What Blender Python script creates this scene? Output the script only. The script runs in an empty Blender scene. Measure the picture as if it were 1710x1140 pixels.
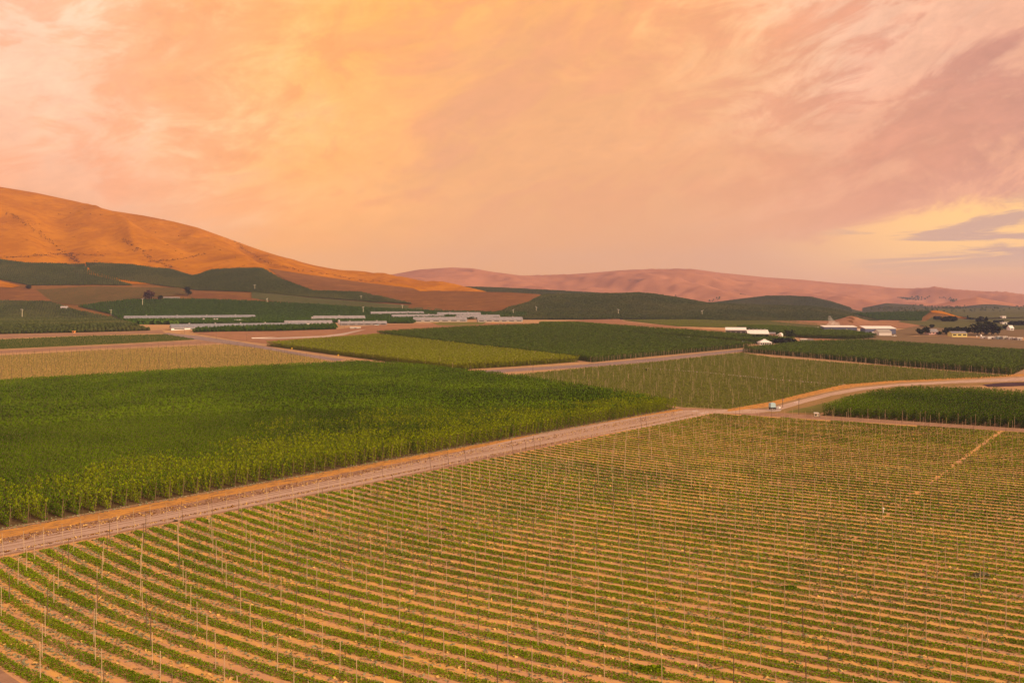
import bpy, bmesh, math, random
import numpy as np
R = math.radians
rng = np.random.default_rng(7)
random.seed(7)
sc = bpy.context.scene
col = sc.collection

# ------------------------------------------------------------------ camera
CAMH, F, CX, HY = 60.0, 1330.0, 855.0, 505.0        # metres / pixels of a 1710 px wide picture
cam_data = bpy.data.cameras.new('camera')
cam = bpy.data.objects.new('camera', cam_data)
col.objects.link(cam)
cam.location = (0, 0, CAMH)
cam.rotation_euler = (R(90), 0, 0)
cam_data.sensor_width = 36
cam_data.lens = 36 * F / 1710
cam_data.shift_y = -(570 - HY) / 1710
cam_data.clip_start = 0.5
cam_data.clip_end = 40000
sc.camera = cam

# ------------------------------------------------------------------ view, world, sun
sc.view_settings.view_transform = 'Standard'
sc.view_settings.look = 'None'
sc.view_settings.gamma = 1
sc.view_settings.use_curve_mapping = False
EXPO = 0.85
sc.view_settings.exposure = EXPO
SKYGAIN = 1.14 / 2 ** EXPO
sc.render.engine = 'CYCLES'
sc.cycles.use_denoising = True
sc.render.filter_size = 1.1
sc.cycles.max_bounces = 4
sc.cycles.diffuse_bounces = 2
sc.cycles.volume_bounces = 1
sc.cycles.transparent_max_bounces = 8

SUN_EL, SUN_AZ = R(22), R(118)       # azimuth measured from +Y (view direction) towards +X: to the right and a little behind the camera
sun_data = bpy.data.lights.new('sun', 'SUN')
sun = bpy.data.objects.new('sun', sun_data)
col.objects.link(sun)
sun_data.energy = 3.1
sun_data.angle = R(10)
sun_data.color = (1.0, 0.74, 0.46)
sun.rotation_euler = (R(90) - SUN_EL, 0, math.pi - SUN_AZ)
sun.location = (200, -100, 300)

world = bpy.data.worlds.new('World')
sc.world = world
world.use_nodes = True
nt = world.node_tree
nt.nodes.clear()


class NG:
    """small helper for writing node trees"""
    def __init__(self, tree):
        self.t = tree

    def n(self, typ, **kw):
        nd = self.t.nodes.new(typ)
        for k, v in kw.items():
            setattr(nd, k, v)
        return nd

    def link(self, a, b):
        self.t.links.new(a, b)

    def setin(self, sock, v):
        if isinstance(v, bpy.types.NodeSocket):
            self.link(v, sock)
        else:
            sock.default_value = v

    def math(self, op, a, b=0.0, c=0.0, clamp=False):
        nd = self.n('ShaderNodeMath', operation=op, use_clamp=clamp)
        for i, v in enumerate((a, b, c)):
            self.setin(nd.inputs[i], v)
        return nd.outputs[0]

    def mix(self, f, a, b):
        nd = self.n('ShaderNodeMix', data_type='RGBA')
        self.setin(nd.inputs[0], f)
        for i, v in ((6, a), (7, b)):
            if isinstance(v, tuple):
                v = (*v[:3], 1.0)
            self.setin(nd.inputs[i], v)
        return nd.outputs[2]

    def ramp(self, v, lo, hi):
        nd = self.n('ShaderNodeMapRange', interpolation_type='SMOOTHSTEP')
        self.setin(nd.inputs[0], v)
        nd.inputs[1].default_value = lo
        nd.inputs[2].default_value = hi
        return nd.outputs[0]

    def noise(self, vec, scale, detail=4.0, rough=0.55, dist=0.0):
        nd = self.n('ShaderNodeTexNoise')
        self.setin(nd.inputs['Vector'], vec)
        nd.inputs['Scale'].default_value = scale
        nd.inputs['Detail'].default_value = detail
        nd.inputs['Roughness'].default_value = rough
        nd.inputs['Distortion'].default_value = dist
        return nd.outputs[0]

    def mapping(self, vec, scale=(1, 1, 1), rot=(0, 0, 0), loc=(0, 0, 0)):
        nd = self.n('ShaderNodeMapping')
        self.setin(nd.inputs[0], vec)
        nd.inputs[1].default_value = loc
        nd.inputs[2].default_value = rot
        nd.inputs[3].default_value = scale
        return nd.outputs[0]


g = NG(nt)
tc = g.n('ShaderNodeTexCoord').outputs['Generated']
sep = g.n('ShaderNodeSeparateXYZ')
g.link(tc, sep.inputs[0])
dx, dy, dz = sep.outputs
# cloud texture in world directions: veils drawn out along a slope that rises to the right
tilt = g.mapping(tc, rot=(0, R(17), 0))
cloud_vec = g.mapping(tilt, scale=(1.0, 1.0, 2.3))
n_big = g.noise(cloud_vec, 2.1, 3, 0.5, 0.5)
n_mid = g.noise(g.mapping(cloud_vec, loc=(4.3, 1.7, 0.4)), 4.2, 6, 0.60, 0.7)
n_fine = g.noise(g.mapping(cloud_vec, loc=(9.1, -3.7, 1.0)), 8.0, 9, 0.66, 0.7)
def sdot(vec):
    nd = g.n('ShaderNodeVectorMath', operation='DOT_PRODUCT')
    g.link(tc, nd.inputs[0])
    l = math.sqrt(sum(c * c for c in vec))
    nd.inputs[1].default_value = tuple(c / l for c in vec)
    return nd.outputs['Value']
def dirpx(px, py):
    return ((px - CX) / F, 1.0, (HY - py) / F)
def wob(n, a):
    return g.math('MULTIPLY', g.math('SUBTRACT', n, 0.5), a)
# smooth evening gradient: beige horizon, salmon middle, cream above, muted grey unseen zenith, toned for its light on the ground
horizon = (0.90, 0.435, 0.185)
mid = (1.00, 0.435, 0.205)
high = (1.16, 0.715, 0.455)
zen = (0.66, 0.57, 0.48)
c = g.mix(g.ramp(dz, 0.02, 0.14), horizon, mid)
c = g.mix(g.ramp(g.math('ADD', dz, g.math('ADD', wob(n_big, 0.40), g.math('MULTIPLY', dx, -0.07))), 0.11, 0.31), c, high)
c = g.mix(g.ramp(dz, 0.38, 0.75), c, zen)
# mauve side of the sky to the right
right = g.ramp(g.math('ADD', dx, wob(n_big, 0.4)), 0.05, 0.65)
c = g.mix(g.math('MULTIPLY', right, 0.82), c, (0.86, 0.38, 0.215))
# cream openings
cream = g.math('MULTIPLY', g.math('MULTIPLY', g.ramp(n_mid, 0.48, 0.70), g.ramp(dz, 0.10, 0.36)), g.math('SUBTRACT', 1.0, g.math('MULTIPLY', right, 0.6)))
c = g.mix(g.math('MULTIPLY', cream, 0.65), c, (1.20, 0.78, 0.52))
# orange heart of the sunset cloud
gd = g.math('ADD', sdot(dirpx(770, 100)), g.math('ADD', wob(n_mid, 0.09), wob(n_fine, 0.05)))
glow = g.ramp(gd, 0.895, 1.0)
c = g.mix(g.math('MULTIPLY', glow, 0.92), c, (1.18, 0.49, 0.06))
# salmon to mauve-brown cloud undersides
n_tiny = g.noise(g.mapping(cloud_vec, loc=(2.1, 5.5, 3.0)), 21.0, 8, 0.68, 0.4)
mixn = g.math('ADD', g.math('MULTIPLY', n_fine, 0.52), g.math('ADD', g.math('MULTIPLY', n_mid, 0.34), g.math('MULTIPLY', n_tiny, 0.14)))
darkf = g.math('MULTIPLY', g.ramp(mixn, 0.45, 0.555), g.ramp(dz, 0.03, 0.16))
darkf = g.math('MULTIPLY', darkf, g.math('ADD', g.math('MULTIPLY', right, 0.42), 0.56))
c = g.mix(darkf, c, g.mix(right, (0.88, 0.30, 0.105), (0.57, 0.245, 0.165)))
# fine ragged mottling of the veil
mot = g.math('ADD', 1.0, g.math('MULTIPLY', wob(g.math('ADD', g.math('MULTIPLY', n_tiny, 0.6), g.math('MULTIPLY', n_fine, 0.4)), 1.05), g.ramp(dz, 0.02, 0.2)))
vm = g.n('ShaderNodeVectorMath', operation='SCALE'); g.link(c, vm.inputs[0]); g.link(mot, vm.inputs[3]); c = vm.outputs[0]
# wide dull veil low over the middle of the valley
veil = g.math('MULTIPLY', g.ramp(g.math('ADD', sdot(dirpx(950, 330)), wob(n_mid, 0.06)), 0.94, 1.0), 0.60)
c = g.mix(veil, c, (0.76, 0.36, 0.185))
# low clear break towards the sunset on the right: its upper edge climbs to the right
slope = g.math('SUBTRACT', dz, g.math('MULTIPLY', dx, 0.17))
edge = g.math('ADD', slope, g.math('ADD', wob(n_fine, 0.07), wob(n_mid, 0.05)))
brk = g.math('MULTIPLY', g.ramp(dx, 0.25, 0.50), g.math('MULTIPLY', g.ramp(dz, 0.015, 0.06), g.math('SUBTRACT', 1.0, g.ramp(edge, 0.008, 0.030))))
c = g.mix(g.math('MULTIPLY', brk, 0.95), c, (1.20, 0.66, 0.20))
# grey streaks across that break
stre = g.noise(g.mapping(tc, scale=(4.0, 4.0, 34.0), loc=(3.3, 0.7, 2.0)), 1.2, 6, 0.62, 0.6)
stf = g.math('MULTIPLY', g.math('MULTIPLY', g.ramp(stre, 0.47, 0.58), brk), 0.85)
c = g.mix(stf, c, (0.60, 0.335, 0.255))
bgc = g.n('ShaderNodeBackground')
g.link(c, bgc.inputs[0]); bgc.inputs[1].default_value = SKYGAIN
sky = g.n('ShaderNodeTexSky', sky_type='NISHITA')
sky.sun_disc = False
sky.sun_elevation = SUN_EL
sky.sun_rotation = SUN_AZ
sky.dust_density = 3
bgs = g.n('ShaderNodeBackground')
g.link(sky.outputs[0], bgs.inputs[0]); bgs.inputs[1].default_value = 0.10
mixw = g.n('ShaderNodeMixShader'); mixw.inputs[0].default_value = 0.93
g.link(bgs.outputs[0], mixw.inputs[1]); g.link(bgc.outputs[0], mixw.inputs[2])
ow = g.n('ShaderNodeOutputWorld')
g.link(mixw.outputs[0], ow.inputs[0])


# ------------------------------------------------------------------ tagging helpers
def tag(o, label=None, cat=None, group=None, kind=None):
    if label: o['label'] = label
    if cat: o['category'] = cat
    if group: o['group'] = group
    if kind: o['kind'] = kind
    return o


class MB:
    """collects polygons, links them as ONE mesh object"""
    def __init__(self):
        self.v, self.f, self.m = [], [], []

    def poly(self, pts, mi=0):
        b = len(self.v)
        self.v.extend([tuple(p) for p in pts])
        self.f.append(tuple(range(b, b + len(pts))))
        self.m.append(mi)

    def box(self, x0, y0, z0, x1, y1, z1, mi=0):
        b = len(self.v)
        self.v += [(x0, y0, z0), (x1, y0, z0), (x1, y1, z0), (x0, y1, z0), (x0, y0, z1), (x1, y0, z1), (x1, y1, z1), (x0, y1, z1)]
        for q in ((0, 3, 2, 1), (4, 5, 6, 7), (0, 1, 5, 4), (1, 2, 6, 5), (2, 3, 7, 6), (3, 0, 4, 7)):
            self.f.append(tuple(b + i for i in q)); self.m.append(mi)
        return self

    def tube(self, p0, p1, r0, r1=None, n=6, cap=True, mi=0):
        r1 = r0 if r1 is None else r1
        p0, p1 = np.array(p0, float), np.array(p1, float)
        d = p1 - p0; d /= np.linalg.norm(d)
        a = np.cross(d, (0, 0, 1.0) if abs(d[2]) < .9 else (1.0, 0, 0)); a /= np.linalg.norm(a)
        bb = np.cross(d, a)
        b = len(self.v)
        for p, r in ((p0, r0), (p1, r1)):
            for k in range(n):
                t = 2 * math.pi * k / n
                self.v.append(tuple(p + r * (math.cos(t) * a + math.sin(t) * bb)))
        for k in range(n):
            self.f.append((b + k, b + (k + 1) % n, b + n + (k + 1) % n, b + n + k)); self.m.append(mi)
        if cap:
            self.f.append(tuple(b + n + k for k in range(n))); self.m.append(mi)
            self.f.append(tuple(b + n - 1 - k for k in range(n))); self.m.append(mi)
        return self

    def quads(self, V):
        """V: (n,4,3) array"""
        b = len(self.v)
        n = len(V)
        self.v.extend(map(tuple, V.reshape(-1, 3)))
        self.f.extend([(b + 4 * i, b + 4 * i + 1, b + 4 * i + 2, b + 4 * i + 3) for i in range(n)])
        self.m.extend([0] * n)
        return self

    def mesh(self, name, mats):
        me = bpy.data.meshes.new(name)
        me.from_pydata(self.v, [], self.f)
        mats = mats if isinstance(mats, (list, tuple)) else [mats]
        for m in mats: me.materials.append(m)
        if len(mats) > 1: me.polygons.foreach_set('material_index', self.m)
        me.update()
        return me

    def build(self, name, mats, parent=None):
        return link(name, self.mesh(name, mats), parent)


def link(name, me, parent=None):
    o = bpy.data.objects.new(name, me)
    col.objects.link(o)
    if parent: o.parent = parent
    return o


def thing(name, label, cat, loc=(0, 0, 0), rz=0.0, group=None):
    o = bpy.data.objects.new(name, None)
    o.empty_display_size = 0.5
    col.objects.link(o)
    o.location = loc; o.rotation_euler = (0, 0, rz)
    return tag(o, label, cat, group)


def big_mesh(name, V, faces_n, mat, loops=4, smooth=False):
    """mesh from a (n*loops,3) vertex array of separate polygons"""
    me = bpy.data.meshes.new(name)
    n = faces_n
    me.vertices.add(len(V)); me.vertices.foreach_set('co', np.asarray(V, np.float32).ravel())
    me.loops.add(n * loops); me.loops.foreach_set('vertex_index', np.arange(n * loops, dtype=np.int32))
    me.polygons.add(n); me.polygons.foreach_set('loop_start', np.arange(0, n * loops, loops, dtype=np.int32))
    me.materials.append(mat)
    me.update(calc_edges=True); me.validate()
    return me


# ------------------------------------------------------------------ materials
def principled(name, rough=0.85, spec=0.2):
    m = bpy.data.materials.new(name)
    m.use_nodes = True
    gg = NG(m.node_tree)
    b = m.node_tree.nodes['Principled BSDF']
    b.inputs['Roughness'].default_value = rough
    b.inputs['Specular IOR Level'].default_value = spec
    return m, gg, b


def mat_ground(name, c1, c2, c3=None, s1=0.05, s2=0.5, stretch=(1, 1, 1), rot=0.0, bump=0.0, rough=0.95, f3=(0.55, 0.7)):
    """earth, straw, grass: two colours broken up by noise at two scales, patches of a third"""
    m, gg, b = principled(name, rough, 0.0)
    pos = gg.n('ShaderNodeNewGeometry').outputs['Position']
    v = gg.mapping(pos, scale=stretch, rot=(0, 0, rot))
    if rot:
        v = gg.mapping(gg.mapping(pos, rot=(0, 0, -rot)), scale=stretch)
    a = gg.noise(v, s1, 5, 0.6)
    d = gg.noise(v, s2, 6, 0.65)
    f = gg.math('ADD', gg.math('MULTIPLY', a, 0.5), gg.math('MULTIPLY', d, 0.5))
    cc = gg.mix(gg.ramp(f, 0.40, 0.60), c1, c2)
    if c3:
        e = gg.noise(gg.mapping(v, loc=(31, 17, 5)), s2 * 0.6, 6, 0.7)
        cc = gg.mix(gg.ramp(e, *f3), cc, c3)
    gg.link(cc, b.inputs['Base Color'])
    if bump:
        bn = gg.n('ShaderNodeBump'); bn.inputs['Strength'].default_value = 0.6; bn.inputs['Distance'].default_value = bump
        gg.link(d, bn.inputs['Height']); gg.link(bn.outputs[0], b.inputs['Normal'])
    return m


def mat_leaf(name, c1, c2, c3=None, island=True, patch=0.012, trans=0.10):
    """foliage: per plant and per leaf-clump variation, broad patches of a riper tone"""
    m, gg, b = principled(name, 0.8, 0.0)
    info = gg.n('ShaderNodeObjectInfo').outputs['Random']
    geo = gg.n('ShaderNodeNewGeometry')
    r = geo.outputs['Random Per Island'] if island else info
    f = gg.math('ADD', gg.math('MULTIPLY', info, 0.45), gg.math('MULTIPLY', r, 0.55))
    cc = gg.mix(f, c1, c2)
    if c3:
        p = gg.noise(geo.outputs['Position'], patch, 3, 0.55)
        cc = gg.mix(gg.ramp(p, 0.42, 0.66), cc, c3)
    gg.link(cc, b.inputs['Base Color'])
    if trans:
        tr = gg.n('ShaderNodeBsdfTranslucent'); gg.link(cc, tr.inputs[0])
        mx = gg.n('ShaderNodeMixShader'); mx.inputs[0].default_value = trans
        out = m.node_tree.nodes['Material Output']
        gg.link(b.outputs[0], mx.inputs[1]); gg.link(tr.outputs[0], mx.inputs[2]); gg.link(mx.outputs[0], out.inputs[0])
    return m


def mat_plain(name, c, rough=0.6, var=0.15, scale=1.5, metal=0.0, stretch=(1, 1, 1)):
    m, gg, b = principled(name, rough, 0.3)
    pos = gg.n('ShaderNodeTexCoord').outputs['Object']
    d = gg.noise(gg.mapping(pos, scale=stretch), scale, 5, 0.65)
    dk = tuple(x * (1 - var) for x in c); lt = tuple(min(1, x * (1 + var)) for x in c)
    gg.link(gg.mix(gg.ramp(d, 0.35, 0.65), dk, lt), b.inputs['Base Color'])
    b.inputs['Metallic'].default_value = metal
    return m


ROWROT = R(-35)
M = {}
M['ground'] = mat_ground('dry_earth', (0.36, 0.225, 0.13), (0.44, 0.27, 0.14), (0.20, 0.15, 0.06), 0.01, 0.12)
M['soil'] = mat_ground('field_soil', (0.47, 0.265, 0.155), (0.60, 0.345, 0.105), (0.33, 0.20, 0.11), 0.16, 1.3, (0.30, 1.4, 1), ROWROT, 0.08, f3=(0.54, 0.70))
M['road'] = mat_ground('dirt_road', (0.36, 0.25, 0.20), (0.47, 0.335, 0.27), (0.28, 0.18, 0.13), 0.25, 1.5, (0.06, 1.5, 1), R(46.8), 0.05)
M['verge'] = mat_ground('straw_verge', (0.56, 0.28, 0.065), (0.42, 0.215, 0.075), (0.24, 0.135, 0.07), 0.35, 1.8, (0.30, 1.2, 1), R(46.8), 0.06, f3=(0.50, 0.62))
M['verge2'] = mat_ground('dry_brown_grass', (0.30, 0.185, 0.085), (0.235, 0.16, 0.07), (0.16, 0.13, 0.04), 0.15, 0.8, (0.4, 1.2, 1), R(40), 0.06)
M['rut'] = mat_ground('worn_rut', (0.50, 0.375, 0.31), (0.43, 0.31, 0.25), (0.34, 0.235, 0.18), 0.3, 1.6, (0.1, 1.2, 1), R(46.8), 0.03)
M['bare'] = mat_ground('bare_earth', (0.25, 0.15, 0.105), (0.33, 0.20, 0.135), (0.36, 0.22, 0.12), 0.25, 1.6, (0.25, 1.2, 1), R(46.8), 0.06)
M['asphalt'] = mat_ground('grey_lane', (0.22, 0.165, 0.16), (0.27, 0.20, 0.185), None, 0.02, 0.2)
M['pale'] = mat_ground('pale_gravel', (0.38, 0.30, 0.27), (0.46, 0.36, 0.325), None, 0.02, 0.2)
M['redearth'] = mat_ground('red_brown_earth', (0.26, 0.135, 0.085), (0.31, 0.165, 0.095), (0.22, 0.13, 0.065), 0.01, 0.08)
M['tanfield'] = mat_ground('tan_field', (0.34, 0.22, 0.075), (0.40, 0.27, 0.095), (0.25, 0.19, 0.06), 0.02, 0.2, (0.4, 1.6, 1), R(-25))
M['olive'] = mat_ground('olive_field', (0.135, 0.132, 0.040), (0.18, 0.165, 0.05), (0.10, 0.12, 0.03), 0.02, 0.3, (0.4, 1.5, 1), R(-25))
M['vine'] = mat_ground('vineyard_floor', (0.105, 0.068, 0.024), (0.135, 0.085, 0.03), (0.075, 0.065, 0.02), 0.01, 0.12)
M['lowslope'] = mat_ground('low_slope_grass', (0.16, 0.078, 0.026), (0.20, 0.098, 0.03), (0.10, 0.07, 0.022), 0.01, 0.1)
M['olivedark'] = mat_ground('dull_green_field', (0.085, 0.085, 0.036), (0.105, 0.10, 0.042), (0.065, 0.075, 0.03), 0.008, 0.06)
M['dullrows'] = mat_ground('dull_row_field', (0.16, 0.112, 0.068), (0.20, 0.135, 0.078), (0.12, 0.10, 0.05), 0.02, 0.3, (0.3, 1.5, 1), R(-25))
M['undersoil'] = mat_ground('shaded_soil', (0.10, 0.07, 0.035), (0.15, 0.10, 0.05), None, 0.05, 0.5)  # soil colour darkened to hold the shade between the hop plants
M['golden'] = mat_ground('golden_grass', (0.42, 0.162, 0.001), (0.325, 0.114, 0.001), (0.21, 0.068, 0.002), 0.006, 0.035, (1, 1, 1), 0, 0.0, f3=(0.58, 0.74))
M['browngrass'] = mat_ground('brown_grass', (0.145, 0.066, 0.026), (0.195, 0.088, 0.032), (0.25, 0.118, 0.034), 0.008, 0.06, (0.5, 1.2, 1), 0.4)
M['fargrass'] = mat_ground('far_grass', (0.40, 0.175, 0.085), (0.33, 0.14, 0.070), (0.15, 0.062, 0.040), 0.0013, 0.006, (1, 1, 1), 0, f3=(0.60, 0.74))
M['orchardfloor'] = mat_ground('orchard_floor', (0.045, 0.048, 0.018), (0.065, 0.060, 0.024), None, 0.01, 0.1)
M['puddle'] = mat_plain('puddle_water', (0.50, 0.42, 0.40), 0.06, 0.05, 0.5)
M['wet'] = mat_ground('dark_wet_soil', (0.055, 0.035, 0.05), (0.085, 0.05, 0.06), None, 0.1, 0.6)
M['hop'] = mat_leaf('hop_leaves', (0.006, 0.020, 0.001), (0.110, 0.198, 0.002), (0.110, 0.185, 0.002), True, 0.009)
M['hopripe'] = mat_leaf('hop_leaves_ripe_edge', (0.115, 0.160, 0.001), (0.275, 0.345, 0.003), None)  # riper, yellower leaves of the plants along the road
M['hopdark'] = mat_leaf('hop_leaves_dark', (0.020, 0.042, 0.005), (0.128, 0.188, 0.018), None)
M['hopyellow'] = mat_leaf('hop_leaves_ripe', (0.120, 0.145, 0.004), (0.260, 0.280, 0.008), (0.19, 0.21, 0.006), True, 0.02)
M['row'] = mat_leaf('low_row_leaves', (0.070, 0.135, 0.003), (0.215, 0.290, 0.005), (0.100, 0.165, 0.004), True, 0.02)
M['sprout'] = mat_leaf('pale_sprouts', (0.36, 0.36, 0.06), (0.46, 0.42, 0.10), None)
M['crop'] = mat_leaf('low_crop_leaves', (0.135, 0.165, 0.030), (0.235, 0.245, 0.045), None)
M['thin'] = mat_leaf('thin_crop_leaves', (0.20, 0.19, 0.05), (0.30, 0.25, 0.075), None)
M['polemid'] = mat_plain('brown_pole', (0.20, 0.135, 0.085), 0.85, 0.25, 0.8, 0, (3, 3, .5))
M['weed'] = mat_leaf('grey_green_weeds', (0.17, 0.18, 0.10), (0.26, 0.25, 0.15), None)
M['straw'] = mat_leaf('dry_straw', (0.58, 0.36, 0.11), (0.70, 0.46, 0.16), None, trans=0.1)
M['orchard'] = mat_leaf('orchard_leaves', (0.034, 0.052, 0.014), (0.110, 0.132, 0.036), (0.110, 0.118, 0.036), True, 0.006)
M['orchardgreen'] = mat_leaf('orchard_leaves_green', (0.026, 0.062, 0.008), (0.078, 0.135, 0.016), None)
M['treeleaf'] = mat_leaf('tree_leaves', (0.028, 0.044, 0.014), (0.058, 0.072, 0.022), None)
M['redleaf'] = mat_leaf('purple_tree_leaves', (0.060, 0.030, 0.024), (0.085, 0.045, 0.030), None)
M['darkleaf'] = mat_leaf('dark_tree_leaves', (0.018, 0.026, 0.016), (0.034, 0.042, 0.022), None)
M['scrub'] = mat_leaf('dry_scrub', (0.13, 0.055, 0.015), (0.20, 0.085, 0.02), None)
M['bark'] = mat_plain('bark', (0.10, 0.07, 0.05), 0.9)
M['polepale'] = mat_plain('weathered_pole', (0.43, 0.31, 0.20), 0.85, 0.25, 0.8, 0, (3, 3, .5))
M['poledark'] = mat_plain('dark_pole', (0.13, 0.085, 0.055), 0.85, 0.25, 0.8, 0, (3, 3, .5))
M['white'] = mat_plain('white_paint', (0.78, 0.74, 0.72), 0.5, 0.05)
M['roofgrey'] = mat_plain('grey_metal_roof', (0.185, 0.185, 0.215), 0.42, 0.12, 0.25, 0.0, (1, .15, 1))
M['roofpink'] = mat_plain('pale_metal_roof', (0.235, 0.22, 0.24), 0.45, 0.12, 0.25, 0.0, (1, .15, 1))
M['roofwhite'] = mat_plain('white_metal_roof', (0.80, 0.77, 0.75), 0.4, 0.05, 0.3)
M['wallwhite'] = mat_plain('cream_wall', (0.36, 0.33, 0.30), 0.7, 0.08, 0.4)
M['wallgrey'] = mat_plain('grey_wall', (0.22, 0.19, 0.19), 0.7, 0.12, 0.4)
M['wallblue'] = mat_plain('blue_grey_wall', (0.115, 0.13, 0.23), 0.6, 0.08, 0.4)
M['wallyellow'] = mat_plain('yellow_wall', (0.62, 0.55, 0.20), 0.65, 0.08, 0.4)
M['dark'] = mat_plain('dark_opening', (0.03, 0.025, 0.03), 0.5, 0.1)
M['glass'] = mat_plain('window_glass', (0.05, 0.055, 0.07), 0.1, 0.1)
M['tankblue'] = mat_plain('pale_blue_tank', (0.36, 0.52, 0.60), 0.45, 0.05)
M['tower'] = mat_plain('cream_tower', (0.62, 0.56, 0.42), 0.6, 0.06)
M['signyellow'] = mat_plain('sign_yellow', (0.80, 0.48, 0.02), 0.5, 0.04)
M['orange'] = mat_plain('orange_crate', (0.70, 0.30, 0.08), 0.7, 0.1)
M['red'] = mat_plain('red_paint', (0.50, 0.06, 0.05), 0.4, 0.05)
M['pinkpaint'] = mat_plain('faded_pink_paint', (0.62, 0.36, 0.32), 0.5, 0.05)
M['tyre'] = mat_plain('tyre_rubber', (0.03, 0.03, 0.03), 0.9)
M['concrete'] = mat_plain('concrete_pad', (0.42, 0.36, 0.33), 0.9, 0.1)
M['galv'] = mat_plain('galvanised_steel', (0.36, 0.32, 0.33), 0.4, 0.12, 0.6)


# ------------------------------------------------------------------ terrain heights
def hashgrid(seed):
    return np.random.default_rng(seed).random((64, 64))
def vnoise(x, y, seed):
    t = hashgrid(seed)
    xi, yi = np.floor(x).astype(int), np.floor(y).astype(int)
    fx, fy = x - xi, y - yi
    fx = fx * fx * (3 - 2 * fx); fy = fy * fy * (3 - 2 * fy)
    a = t[xi % 64, yi % 64]; b = t[(xi + 1) % 64, yi % 64]; c_ = t[xi % 64, (yi + 1) % 64]; d = t[(xi + 1) % 64, (yi + 1) % 64]
    return (a * (1 - fx) + b * fx) * (1 - fy) + (c_ * (1 - fx) + d * fx) * fy
def fbm(x, y, seed, n=4):
    s, a, tot = 0, 1.0, 0
    for k in range(n):
        s = s + a * (vnoise(x * 2 ** k, y * 2 ** k, seed + k) - 0.5); tot += a; a *= 0.5
    return s / tot * 2
def sstep(t):
    t = np.clip(t, 0, 1)
    return t * t * (3 - 2 * t)


def z0(X, Y):
    """valley floor: dead flat hop ground, then a low bench that the sheds stand on"""
    X, Y = np.asarray(X, float), np.asarray(Y, float)
    u = CX + F * X / np.maximum(Y, 300)
    k = 22 - 10 * sstep((u - 1130) / 220)
    return k * sstep((Y - 900) / 400)


class Hill:
    def __init__(self, name, crest, yf, yc, yb, amp=0.0, nscale=300, ease=0.5, base=None, urange=None, ridged=False):
        self.name, self.crest = name, np.array(crest, float)
        self.yf, self.yc, self.yb, self.amp, self.ns, self.ease = yf, yc, yb, amp, nscale, ease
        self.base = None if base is None else (np.array(base[0], float), base[1])
        self.ur = urange or (crest[0][0], crest[-1][0])
        self.ridged = ridged

    def h(self, X, Y):
        X, Y = np.asarray(X, float), np.asarray(Y, float)
        Ys = np.maximum(Y, 300.0)
        u = CX + F * X / Ys
        zc = CAMH - (np.interp(u, self.crest[:, 0], self.crest[:, 1]) - HY) / F * self.yc
        zg = z0(X, Y)
        back = np.clip((self.yb - Y) / (self.yb - self.yc), 0, 1)
        zback = zg + (zc - zg) * sstep(back)
        if self.base is None:
            s = np.clip((Y - self.yf) / (self.yc - self.yf), 0, 1)
            zf = zg + (zc - zg) * (self.ease * sstep(s) + (1 - self.ease) * s)
            w = 4 * s * (1 - s)
        else:
            bp, ym = self.base
            zm = CAMH - (np.interp(u, bp[:, 0], bp[:, 1]) - HY) / F * ym
            s1 = np.clip((Y - self.yf) / (ym - self.yf), 0, 1)
            s2 = np.clip((Y - ym) / (self.yc - ym), 0, 1)
            zf = np.where(Y < ym, zg + (zm - zg) * s1 ** 1.35, zm + (zc - zm) * (0.55 * s2 + 0.45 * np.sin(s2 * math.pi / 2)))
            w = 4 * s2 * (1 - s2) + 0.15 * 4 * s1 * (1 - s1)
        z = np.where(Y <= self.yc, zf, zback)
        if self.amp:
            if self.ridged:
                xx, yy = X * 0.80 + Y * 0.6, -X * 0.6 + Y * 0.80
                nz = -np.abs(fbm(xx / self.ns, yy / (self.ns * 4.5), 11, 3)) * 2.0 + 0.35 + 0.25 * fbm(X / 120, Y / 120, 21, 3)
            else:
                nz = fbm(X / self.ns, Y / self.ns, 5, 4)
            wb = np.where(Y <= self.yc, w, 0)
            z = z + self.amp * nz * wb * np.clip((zc - zg) / 80, 0, 1)
        out = (Y < self.yf) | (Y > self.yb)
        return np.where(out, -50.0, z)


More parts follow.
